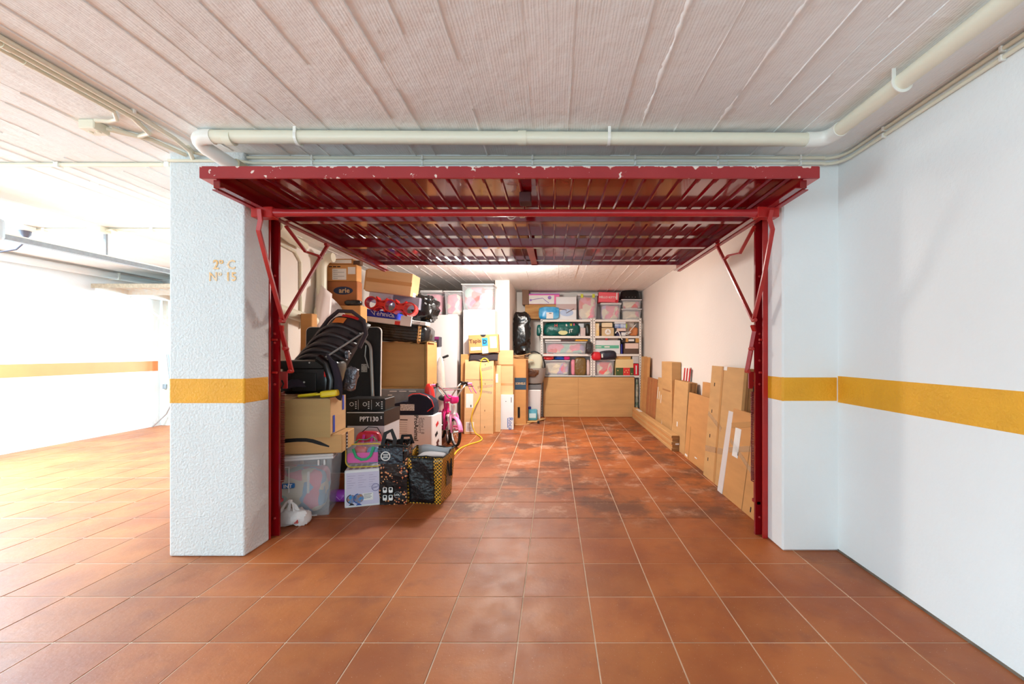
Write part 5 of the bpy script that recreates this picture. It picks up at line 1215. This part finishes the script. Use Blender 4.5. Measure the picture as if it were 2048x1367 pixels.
MB().box(-.085, .085, -.05, .05, 0, .20).build('bottle_body', mat('blue_bottle', (90, 176, 200), .2, alpha=.8), bt, bevel=.025, seg=2, smooth=True)
MB().lathe([(.028, .20), (.028, .24), (.02, .245)], 14, (-.055, 0, 0)).build('cap', mat('navy_cap', (30, 50, 130), .4), bt, smooth=True)
MB().box(-.06, .06, -.053, -.050, .05, .13).build('bottle_label', mat('pale_blue_label', (200, 226, 232), .5), bt)
hm = thing('hammer', 'wooden hammer lying on the cardboard sheet by the shelves', 'hammer', (PX(1066, 7.2), 7.18, .03), (0, 0, R(-4)))
MB().tube([(-.12, 0, 0), (.08, 0, 0)], .012, 8).build('handle', mat('tool_wood', (200, 160, 100), .6), hm, smooth=True)
MB().box(.08, .115, -.05, .04, -.02, .02).build('head', BLACKP, hm, bevel=.006)

# ------------------------------------------------------------------ shelving units
SHW = mat('shelf_white', (236, 230, 222), .45)
SY = 7.95; SD = .38
zs = [PZ(v, SY) for v in (638.5, 671.5, 707.5, 750.5)] + [.10]
def shelf_unit(label, u0, u1):
    t = thing('shelving_unit', label, 'shelf', ((PX(u0, SY) + PX(u1, SY)) / 2, SY, 0))
    w = PX(u1, SY) - PX(u0, SY)
    for x in (-w / 2, w / 2):
        s = 1 if x < 0 else -1
        for y in (0, SD):
            p = MB().box(min(x, x + s * .045), max(x, x + s * .045), y, y + .002, 0, zs[0] + .03).box(min(x, x + s * .002), max(x, x + s * .002), y - (.0 if y == 0 else .04), y + (.04 if y == 0 else 0), 0, zs[0] + .03).build('upright', SHW, t)
            if y == 0:
                hb = MB()
                for k in range(38): hb.box(x + s * .017, x + s * .029, -.001, .001, .03 + .05 * k, .045 + .05 * k) if s > 0 else hb.box(x - .029, x - .017, -.001, .001, .03 + .05 * k, .045 + .05 * k)
                tag(hb.build('slot_row', mat('slot_dark', (120, 100, 88), .8), p), kind='stuff')
    for z in zs: MB().box(-w / 2 + .003, w / 2 - .003, .003, SD - .003, z - .042, z).build('shelf_board', SHW, t, bevel=.003)
    for z in zs[:4]:
        for x in (-w / 2 + .03, w / 2 - .03): MB().lathe([(.008, 0), (.008, .004)], 8, (x, .002, z - .02), Matrix.Rotation(R(90), 3, 'X')).build('bolt', DARK, t)
    return t
shelf_unit('left white metal shelving unit with perforated posts', 1081, 1185.3)
shelf_unit('right white metal shelving unit with perforated posts', 1185.8, 1283)
S = SY + .03
ztop, z1_, z2_, z3_ = [z + .002 for z in zs[:4]]
def sbox(label, u0, u1, v0, v1, m, d=.26, z=None, Y=S, name='box', cat='box', **k):
    return carton_px(label, u0, u1, v0, v1, Y, d, z=z, m=m, tape=False, name=name, cat=cat, **k)
# top of the shelves
t, sz = sbox('pink carton with a purple scooter picture on top of the shelves', 1057, 1119, 587, 609, mat('hot_pink_card', (238, 110, 170), .5), z=PZ(637, 7.95) + .005 + PZ(610, 8.03) - PZ(639, 8.03) + .003, Y=8.03)
sticker(t, sz, 'front', .01, .83, .02, .84, PAPER, 'picture_panel'); q = on_face(sz, 'front', 0, 0, .004)
LP_ = mat('lilac_ink2', (150, 110, 190), .5)
MB().tube([on_face(sz, 'front', .08, .40, .004), on_face(sz, 'front', .46, .58, .004), on_face(sz, 'front', .54, .36, .004), on_face(sz, 'front', .66, .10, .004)], .006, 5).build('scooter_print', LP_, t)
MB().lathe([(.035, 0), (.035, .002)], 16, on_face(sz, 'front', .68, .62, .004), Matrix.Rotation(R(90), 3, 'X')).build('scooter_print', LP_, t); MB().lathe([(.022, 0), (.022, .002)], 14, on_face(sz, 'front', .07, .38, .004), Matrix.Rotation(R(90), 3, 'X')).build('scooter_print', LP_, t)
sticker(t, sz, 'front', 0, 1, .93, 1, mat('violet_print', (150, 70, 190), .5), 'violet_edge')
dpk = thing('diaper_pack', 'blue plastic diaper pack on the left end of the top shelf', 'pack', (PX(1098, 7.9), 7.965, ztop))
blob('pack_film', None, None, (0, 0, 0), (PX(1119, 7.9) - PX(1078, 7.9), .125, PZ(613, 7.9) - ztop), mat('cyan_film', (30, 150, 214), .3, var=.4, vscale=9, rgb2=(120, 200, 240)), parent=dpk, e=.45, seed=71, amp=.05, crease=.05, freq=9)
MB().box(-.05, .08, -.074, -.066, .01, .13).build('white_label', PAPER, dpk); MB().box(.0, .05, -.076, -.074, .105, .118).build('label_mark', INK, dpk)
t, sz = sbox('white carton with blue oval print on the top shelf', 1112, 1153, 593, 637, WCARD, z=ztop, Y=7.99)
sticker(t, sz, 'front', 0, 1, .42, .68, mat('taupe_print', (190, 168, 166), .5), 'taupe_band')
q = on_face(sz, 'front', .52, .30, .003); MB().prism([(q.x + .13 * math.cos(a), q.z + .07 * math.sin(a)) for a in [k * math.pi / 12 for k in range(24)]], q.y - .001, q.y + .001).build('oval_print', mat('pale_blue_print', (176, 196, 226), .5), t)
MB().tube([on_face(sz, 'front', .18, .46, .004), on_face(sz, 'front', .5, .42, .004), on_face(sz, 'front', .5, .28, .004), on_face(sz, 'front', .88, .47, .004)], .006, 5).build('branch_print', mat('brown_ink', (90, 50, 36), .7), t)
t, sz = sbox('white carton with green corners behind the oval print carton', 1119, 1155, 587, 600, WCARD, z=PZ(600, 8.2), Y=8.18, d=.15) if False else (None, None)
tub_px('tall clear tub with green clips on the top shelf', 1155, 1196, 587, 637, 7.98, .32, 'pink and white clothes in the tall green-clipped tub', (0, 3, 4), lid=CLEARW, clips=mat('lime_clip', (206, 214, 60), .4), z=ztop)
tub_px('clear tub under the pink lettered box on the top shelf', 1201, 1243, 605, 637, 7.98, .32, 'pale clothes in the tub under the pink lettered box', (3, 0, 2), lid=CLEARW, z=ztop)
t, sz = sbox('coral pink shoebox with white capital letters on a clear tub', 1197, 1237, 584, 604, mat('coral_card', (238, 100, 112), .5), z=PZ(604.5, 7.98) + .006, Y=7.99, tilt=R(2))
face_text(t, sz, 'front', 'HELLO KITTY', .45, .48, .055, PAPER, True, lift=.003); sticker(t, sz, 'front', .88, .93, 0, 1, PAPER, 'pale_edge')
MB().lathe([(.03, 0), (.03, .004)], 16, on_face(sz, 'front', .9, .12, .004), Matrix.Rotation(R(90), 3, 'X')).build('red_dot', mat('deep_red', (190, 20, 40), .4), t)
tub_px('lower clear crate with white cloth at the right shelf end', 1243, 1284, 617, 637, 7.98, .30, 'white cloth in the lower crate at the right shelf end', (3, 3), z=ztop, m=CLEARM)
tub_px('upper clear crate with red dotted cloth at the right shelf end', 1243, 1284, 598, 617, 7.98, .30, 'red dotted cloth in the upper crate at the right shelf end', (4, 3), z=PZ(617, 7.98) + .003)
bs2 = thing('basin', 'upturned black plastic basin on the upper clear crate', 'basin', (PX(1262, 8.0), 8.13, PZ(597.5, 7.98) + .006))
MB().lathe([(.205, 0), (.21, .012), (.20, .02), (.175, .14), (.15, .175), (.10, .185)], 28, sy=.75).build('basin_shell', BLACKP, bs2, smooth=True)
for k in range(4): MB().lathe([(.006, 0), (.006, .003)], 8, (-.10 + .06 * k, -.152, .03), Matrix.Rotation(R(90), 3, 'X')).build('painted_highlight', SILV, bs2)  # silver dots modelled in place of highlights on the basin
# first shelf below
gb = thing('plastic_bag', 'dark green printed plastic bag stretched on the left shelf', 'bag', (PX(1124, S), S + .13, z1_))
blob('bag_film', None, None, (0, 0, 0), (PX(1161, S) - PX(1087, S), .22, .27), mat('petrol_green_film', (16, 104, 96), .3, var=.5, vscale=7, bump=.5, bscale=14), parent=gb, e=.6, seed=75, amp=.07, crease=.05, freq=6)
for u, z, s_, m_ in ((1112, .20, 'H', REDP), (1133, .215, 'a', PAPER), (1142, .225, 'u', YELP), (1148, .23, 's', mat('pink_print', (230, 70, 130), .4)), (1142, .10, 'JT', PAPER)):
    lettering(gb, s_, (PX(u, S) - PX(1124, S), -.118, z), (R(90), 0, R(0)), .085, m_, .01, True)
MB().prism([(.02 + .09 * math.cos(k * .4), .065 + .045 * math.sin(k * .4)) for k in range(16)], -.125, -.118).build('cream_print', mat('cream_print', (214, 214, 150), .5), gb)
blob('plastic_bag', 'pale grey bag lying behind the dark green bag', 'bag', (PX(1100, S), S + .25, z1_), (.28, .1, .31), mat('pale_grey_film', (206, 206, 206), .4), seed=76, amp=.05)
blob('plastic_bag', 'dark green bag end poking out left of the shelves', 'bag', (PX(1078.5, SY), 8.02, z1_ - .0), (.10, .16, .22), mat('petrol_green_film', (16, 104, 96), .3), seed=77, amp=.05)
sbox('small grey-pink carton right of the dark green bag', 1161, 1171, 655, 670, mat('grey_pink_card', (206, 188, 184), .6), d=.12, z=z1_)
sbox('white carton above the small grey-pink carton', 1157, 1168, 646, 655, WCARD, d=.14, z=z1_, Y=S + .14)
blob('garbage_bag', 'narrow dark olive bag at the right of the left upper shelf', 'bag', (PX(1176, S), S + .15, z1_), (.09, .2, .24), mat('olive_film', (54, 48, 36), .3), seed=78)
# middle shelf left
tub_px('wide clear drawer tub with toys on the left middle shelf', 1090, 1174, 683, 706, S, .30, 'mixed small toys in the wide drawer tub', (3, 0, 1, 4, 2, 0), z=z2_)
for i, (u0, u1, lab, m_) in enumerate(((1090, 1122, 'white magazines lying on the wide drawer tub', PAPER), (1122, 1152, 'dark magazines lying on the wide drawer tub', mat('dark_magazine', (90, 60, 56), .5)), (1150, 1176, 'yellow magazine lying on the wide drawer tub', mat('yellow_mag', (236, 170, 50), .5)))):
    t, sz = carton(lab, PX(u1, S) - PX(u0, S), .22, .03, (PX((u0 + u1) / 2, S), S + .14, PZ(682, S) - .012 + .004 + .012), 0, m_, tape=False, name='magazine_stack', cat='magazines', tilt=R(-3 if i == 1 else 0))
blob('plastic_bag', 'small dark bag hanging at the end of the left middle shelf', 'bag', (PX(1178, SY - .05), SY - .075, PZ(707, SY)), (.12, .10, .22), mat('dark_grey_film', (54, 46, 44), .35, bump=.6, bscale=20), seed=80, amp=.06, crease=.08, freq=12)
# lower shelf left
tub_px('clear tub with yellow and lilac toys on the left lower shelf', 1087, 1140, 720, 748, S, .30, 'yellow and lilac toys in the left lower tub', (2, 3, 3), z=z3_)
sbox('red and white carton on the left lower tub', 1087, 1107, 706.5, 714, mat('red_white_card', (214, 60, 54), .5), d=.2, z=PZ(718, S), Y=S + .04)
blob('toy', 'red toy car lying on the left lower tub', 'toy', (PX(1097, S), S + .02, PZ(719.5, S)), (.15, .1, .045), REDP, seed=82)
blob('plastic_bag', 'shiny blue bag on the left lower tub', 'bag', (PX(1121, S), S + .15, PZ(719.5, S)), (.24, .2, .10), mat('bright_blue_film', (20, 90, 190), .3, bump=.5, bscale=20), seed=83, amp=.06)
blob('cloth_bundle', 'magenta cloth beside the shiny blue bag', 'cloth', (PX(1134, S), S + .06, PZ(719.5, S)), (.12, .1, .08), mat('magenta_cloth', (206, 40, 120), .8), seed=84)
blob('cloth_bundle', 'pink cloth bundle beside the brown bag on the lower shelf', 'cloth', (PX(1147, S), S + .14, z3_), (.09, .2, .30), PASTEL[0], seed=85)
blob('paper_bag', 'crumpled brown shiny bag on the left lower shelf', 'bag', (PX(1161, S), S + .06, z3_), (PX(1173, S) - PX(1150, S), .12, .345), mat('bronze_film', (120, 92, 44), .3, bump=.8, bscale=16), seed=86, amp=.04, crease=.06, e=.4)
blob('cloth_bundle', 'pale pink cloth right of the crumpled brown bag', 'cloth', (PX(1177, S), S + .12, z3_), (.075, .2, .30), mat('pale_pink_cloth', (236, 204, 200), .9), seed=87)
sbox('flat red and white carton above the crumpled brown bag', 1143, 1162, 708.5, 713, REDP, d=.16, z=z3_ + .36, Y=S + .12) if False else None
# right unit, upper shelf
sbox('yellow and white picture book carton on the right upper shelf', 1188.5, 1198.5, 646, 670, mat('yellow_white_card', (236, 220, 190), .5, var=1, vscale=9, rgb2=(240, 190, 60)), d=.2, z=z1_)
t, sz = sbox('beige carton with a white A emblem on the right upper shelf', 1203.5, 1228, 655, 670, mat('beige_card', (206, 178, 134), .6), d=.2, z=z1_)
MB().lathe([(.058, 0), (.058, .002)], 24, on_face(sz, 'front', .5, .5, .003), Matrix.Rotation(R(90), 3, 'X')).build('emblem_disc', PAPER, t); face_text(t, sz, 'front', 'A', .5, .5, .085, mat('beige_ink', (190, 160, 116), .6), True, lift=.006)
sbox('cream carton with red lid on the beige emblem carton', 1204, 1225, 645, 654.5, mat('cream_card', (234, 214, 176), .6), d=.18, z=PZ(655, S) + .012)
blob('brown_toy', 'narrow dark brown item between the cartons on the right shelf', 'toy', (PX(1201, S), S + .1, z1_), (.03, .14, .2), mat('brown_plastic', (90, 56, 36), .6), seed=90)
sbox('flat white carton high on the right upper shelf', 1229, 1252, 641.5, 646.5, WCARD, d=.2, z=PZ(647, S) + .0)
t, sz = sbox('blue printed carton under the flat white carton', 1230, 1252, 647.5, 655, mat('blue_photo_card', (70, 110, 180), .4, var=.8, vscale=14, rgb2=(220, 230, 240)), d=.18, z=PZ(655.5, S))
MB().box(sz[0] / 2, sz[0] / 2 + .02, -sz[1] / 2 - .003, -sz[1] / 2 + .02, 0, sz[2]).build('lime_edge', mat('lime_print', (170, 190, 60), .5), t)
sbox('pink-white carton under the blue printed carton', 1234, 1252, 656, 662, mat('pinkwhite_card', (232, 204, 190), .6), d=.18, z=PZ(663, S) + .012)
t, sz = sbox('dark navy carton with white label on the right upper shelf', 1233, 1252, 663, 670, mat('navy_card', (50, 44, 84), .5), d=.18, z=z1_)
sticker(t, sz, 'front', .5, .95, .1, .85, PAPER, 'label')
blob('cloth_bundle', 'white and beige cloth on the right end of the upper shelf', 'cloth', (PX(1263, S), S + .2, z1_), (.20, .14, .30), mat('ivory_cloth', (228, 214, 200), .9), seed=91)
blob('toy', 'orange-brown toy heap on the right end of the upper shelf', 'toy', (PX(1268, S), S + .05, z1_), (.17, .1, .17), mat('orange_brown', (206, 128, 74), .6), seed=92, amp=.09)
wc = thing('cable_bundle', 'looped white cord hanging from the right upper shelf', 'cord', (PX(1243, SY), SY - .012, z1_))
MB().tube(smooth_path([(-.12, 0, .05), (-.09, -.01, .09), (-.05, -.01, .06), (-.02, -.015, -.02), (.01, -.02, -.075)]), .010, 6).build('cord_loop', PVCW, wc, smooth=True)
MB().tube(smooth_path([(.28, .02, .22), (.2, .0, .14), (.14, -.005, .07), (.08, -.005, .06), (.1, 0, .03), (.18, 0, .07)]), .008, 6).build('cord_loop', PVCW, wc, smooth=True)
# right unit, middle shelf
t, sz = sbox('white long carton with a green band on the right middle shelf', 1187.5, 1240.5, 680, 706, WCARD, d=.28, z=z2_)
sticker(t, sz, 'front', .01, .95, .40, .63, mat('mint_print', (96, 184, 150), .5), 'green_band'); sticker(t, sz, 'front', .40, .60, .47, .56, PAPER, 'band_mark', .001, lift=.002); sticker(t, sz, 'front', .05, .29, .49, .54, PAPER, 'band_mark', .001, lift=.002)
sbox('flat grey-brown carton on the green band carton', 1187.5, 1236, 674.5, 679.5, mat('grey_brown_card', (150, 128, 116), .7), d=.2, z=PZ(679.8, S) + .0, Y=S + .05)
blob('toy', 'small red toy on the green band carton', 'toy', (PX(1213, S), S + .01, PZ(680, S) + .002), (.055, .04, .04), mat('deep_red', (190, 20, 40), .4), seed=93)
cdr = thing('disc_spindle', 'dark spindle of discs with a violet sheen on the right middle shelf', 'discs', (PX(1244.5, S), S + .08, z2_))
MB().lathe([(.032, 0), (.032, .19), (.02, .195)], 18).build('disc_stack', mat('violet_disc', (40, 34, 110), .15, .5), cdr, smooth=True)
t, sz = sbox('brown and white striped carton on the right middle shelf', 1248, 1277, 686, 704.5, mat('dark_brown_card', (96, 72, 58), .6), d=.26, z=z2_)
sticker(t, sz, 'front', .08, 1, .5, 1, mat('pinkwhite_card', (232, 204, 190), .6), 'pale_band')
t, sz = sbox('dark carton with an orange stripe and white label on the striped carton', 1243, 1278, 672.5, 685, mat('dark_brown_card2', (50, 38, 36), .6), d=.2, z=PZ(686, S) + .013)
sticker(t, sz, 'front', .40, .72, .22, .55, PAPER, 'label'); sticker(t, sz, 'front', .24, .38, .1, 1, mat('ochre_print', (206, 150, 70), .6), 'ochre_band'); sticker(t, sz, 'front', .80, 1, 0, .8, mat('ochre_print', (206, 150, 70), .6), 'ochre_band')
# right unit, lower shelf
tub_px('clear tub with coral clothes on the right lower shelf', 1188.5, 1230, 719, 749, S, .30, 'coral and pale clothes in the right lower tub', (3, 4, 2), z=z3_)
jk = thing('folded_jacket', 'red and navy folded jacket lying on the coral clothes tub', 'jacket', (PX(1208, SY), SY + .08, PZ(720, S) + .005), (0, R(-4), 0))
blob('navy_body', None, None, (.08, 0, 0), (.34, .26, .18), mat('navy_nylon', (38, 34, 50), .4, bump=.4, bscale=18), parent=jk, seed=95, amp=.06)
blob('red_sleeve', None, None, (-.14, -.03, -.0), (.18, .22, .17), mat('red_nylon', (216, 36, 48), .4), parent=jk, seed=96, amp=.06)
MB().box(-.05, -.02, -.135, -.128, .05, .12).build('white_logo', PAPER, jk)
t, sz = sbox('green and red printed carton with cream top on the lower shelf', 1231.5, 1267, 718, 748, mat('cream_card2', (232, 206, 150), .6), d=.26, z=z3_)
sticker(t, sz, 'front', 0, 1, 0, .47, mat('forest_print', (66, 88, 40), .5), 'green_band'); sticker(t, sz, 'front', .42, .80, 0, .47, mat('red_print', (220, 52, 48), .5), 'red_panel', lift=.002)
for u, v in ((.5, .2), (.58, .3), (.66, .18), (.72, .33), (.12, .3), (.9, .1)): sticker(t, sz, 'front', u - .025, u + .025, v - .035, v + .035, mat('gold_print', (226, 180, 110), .5), 'print_mark', .001, lift=.004, rot=.7)
sbox('yellow brown carton behind the cream topped carton', 1231, 1262, 711.5, 718, mat('ochre_card', (214, 168, 96), .6), d=.22, z=PZ(718.2, S) + .003, Y=S + .03)
sbox('flat bright pink box on the yellow brown carton', 1228, 1263, 708.5, 711.2, mat('bright_pink', (236, 100, 170), .5), d=.2, z=PZ(711.5, S) + .003, Y=S + .04) 
t, sz = sbox('red carton with a white stripe at the right end of the lower shelf', 1267.5, 1277.5, 727, 746, mat('signal_red_card', (214, 20, 44), .4), d=.2, z=z3_)
sticker(t, sz, 'front', .38, .62, .1, .85, PAPER, 'white_stripe')
sbox('frosted grey jar carton on the red striped carton', 1265, 1278, 711, 726, mat('frost_grey', (206, 206, 204), .4), d=.16, z=PZ(726.8, S) + .004)

# framed cardboard panel in front of the lower shelves
t = thing('flat_carton', 'wide brown cardboard panel with black edge below the shelves', 'flat carton', ((PX(1086, 7.88) + PX(1270, 7.88)) / 2, 7.905, 0))
w = PX(1269, 7.88) - PX(1086.5, 7.88); h = PZ(754, 7.88)
MB().prism(rrect(-w / 2 - .012, w / 2 + .012, 0, h + .012, .03), 0, .02).build('black_edge', BLACKP, t)
MB().prism(rrect(-w / 2, w / 2, .004, h, .02), -.008, 0).build('card_face', CARD, t)
sticker(t, (w, .016, h), 'front', .38, .383, .02, .98, CARDD, 'fold_line', .001); sticker(t, (w, .016, h), 'front', .01, .40, .315, .322, CARDD, 'crease', .001)
gs = thing('bag_bundle', 'green and white film bundle squeezed behind the panel at right', 'bag', (PX(1274, 7.93), 7.96, .02))
blob('film_body', None, None, (0, 0, 0), (.06, .10, .70), mat('green_white_film', (60, 90, 70), .4, var=1, vscale=12, rgb2=(200, 190, 170)), parent=gs, seed=97, amp=.06)

# ------------------------------------------------------------------ flat packs along the right wall
def wall_pack(label, yn, yf_, h, xb, th, m, lean, marks=(), cat='flat pack', z=0.0, name='flat_pack', layers=1):
    """pack standing along the wall: near edge yn, far edge yf_, foot at xb, top leaning to +x by lean (m)"""
    t = thing(name, label, cat, (xb, (yn + yf_) / 2, z), (0, math.atan2(lean, h), 0))
    ln = yf_ - yn
    for k in range(layers):
        a = th / layers
        MB().box(a * k + .0006, a * (k + 1) - .0006, -ln / 2 + .006 * (k % 2), ln / 2 - .006 * (k % 2), 0, h - .004 * (k % 2)).build('pack_layer' if layers > 1 else 'pack_body', m if k == 0 else CARDD, t, bevel=.002)
    sz = (0.0, ln, h)
    for mk in marks:      # u from far edge (left in view) to near edge
        o = sticker(t, sz, 'left', *mk[:4], mk[4], mk[5], .0015, mk[6] if len(mk) > 6 else 0)
    return t
ST = (INK, 'staple')
wall_pack('nearest flat pack with a white label leaning by the red right post', 2.93, 3.60, .755, 1.475, .03, CARDO, .10, marks=((.13, .29, .48, .80, PAPER, 'label'), (.0, 1, .60, .66, CLEARTAPE, 'tape', .25), (0, 1, .46, .51, CLEARTAPE, 'tape', -.35), (.545, .555, 0, 1, CARDD, 'fold_line'), (.80, .82, .32, .36) + ST, (.74, .76, .05, .10) + ST, (.0, 1, .86, .92, TAPE, 'tape', .2), (.27, .29, .51, .55, INK, 'print_mark')))
wall_pack('white plank leaning between the nearest and the tallest flat pack', 3.60, 3.70, .90, 1.47, .045, WLAQ, .13, name='plank', cat='plank')
wall_pack('tallest brown flat pack leaning on the right garage wall', 3.46, 4.17, 1.105, 1.515, .11, CARD, .09, marks=((.36, .42, 0, 1, TAPE, 'tape'), (.14, .16, .82, .85) + ST, (.12, .14, .58, .61) + ST, (.12, .14, .36, .39) + ST, (.12, .14, .15, .18) + ST, (0, .5, .50, .54, CLEARTAPE, 'tape', -.3), (0, .6, .25, .30, CLEARTAPE, 'tape', .15), (.4, .52, .97, 1.0, PAPER, 'label')), layers=4)
wall_pack('plain brown flat pack with a pale lower corner, second tallest group', 4.20, 4.90, .765, 1.555, .05, CARDO, .06, marks=((.04, .16, .03, .06, PAPER, 'label'), (.2, .23, 0, .5, TAPE, 'tape'), (.5, .6, .10, .115, PAPER, 'label')), layers=2)
wall_pack('brown flat pack showing only its top behind the plain one', 4.22, 4.72, .90, 1.66, .04, CARDO, .05, marks=((.6, .61, 0, 1, CARDD, 'fold_line'),))
wall_pack('thick brown flat pack with dark layered edges beside the long planks', 4.95, 5.50, .872, 1.572, .11, CARD, .05, marks=((.35, .42, .33, .40, PAPER, 'label'),), layers=5)
wall_pack('brown flat pack with slanting white labels behind the long planks', 5.52, 6.02, .86, 1.615, .04, CARDO, .06, marks=((.75, .9, .05, .42, PAPER, 'label'), (.3, .31, 0, 1, CARDD, 'fold_line'), (.02, 1, .42, .43, CARDD, 'crease')))
wall_pack('brown flat pack with torn top and white strips behind the long planks', 6.03, 6.58, .84, 1.615, .04, CARD, .06, marks=((.05, .1, .6, .82, PAPER, 'label'), (.25, .30, .6, .75, PAPER, 'label'), (.45, .5, .55, .70, PAPER, 'label'), (.65, .7, .48, .62, PAPER, 'label'), (.70, .86, .04, .40, PAPER, 'label')))
wall_pack('reddish brown flat pack near the shelves behind the long planks', 6.60, 7.25, .80, 1.615, .05, card('cardboard_red', (178, 112, 66)), .05, marks=((.3, .34, 0, 1, TAPE, 'tape'), (.6, .63, 0, 1, TAPE, 'tape')))
wall_pack('front tall narrow brown flat pack in the corner by the shelves', 7.30, 7.60, 1.15, 1.625, .05, CARDO, .05)
wall_pack('rear tall narrow brown flat pack in the corner by the shelves', 7.62, 7.84, 1.16, 1.64, .06, CARD, .04)
t, sz = carton('brown carton standing behind the slanting label packs', .13, .52, 1.10, (RW - .085, 5.92, 0), 0, CARD, tape=False)
sticker(t, sz, 'left', .1, .9, .62, .64, CARDD, 'crease', .001)
sg = thing('warning_sign', 'red and white striped warning board leaning on the right wall', 'sign', (RW - .03, 5.42, .0))
MB().box(-.006, .006, -.17, .17, 0, 1.045).build('sign_board', PAPER, sg, bevel=.001)
for k in range(3):
    y = .10 - .105 * k
    MB().add([(-.0075, y, .83), (-.0075, y - .05, .83), (-.0075, y - .105, 1.03), (-.0075, y - .055, 1.03)], [(0, 1, 2, 3)]).build('red_stripe', mat('warning_red', (190, 30, 34), .5), sg, thick=.002)
# long planks lying on the floor
g = 'long brown wrapped planks stacked along the right wall'
for k in range(5):
    t = thing('long_pack', 'long flat brown pack, number %s from the floor in the plank stack' % ('one', 'two', 'three', 'four', 'five')[k], 'flat pack', (1.535 + .004 * (k % 2), 6.47, .001 + .0395 * k), (0, 0, R(-.3 + .3 * (k % 2))), g)
    MB().box(-.045, .045, -1.31 + .01 * (k % 2), 1.31, 0, .0385).build('pack_body', (CARD, CARDO)[k % 2], t, bevel=.004)
    MB().box(-.046, .046, -1.312 + .01 * (k % 2), -1.308 + .01 * (k % 2), .004, .034).build('end_face', CARDD, t)
    if k == 4: MB().box(-.03, .03, .75, 1.1, .0385, .0395).build('label', PAPER, t)
    if k == 2: MB().box(.0, .046, -1.315, -1.31, .0, .02).build('tape_end', PAPER, t)
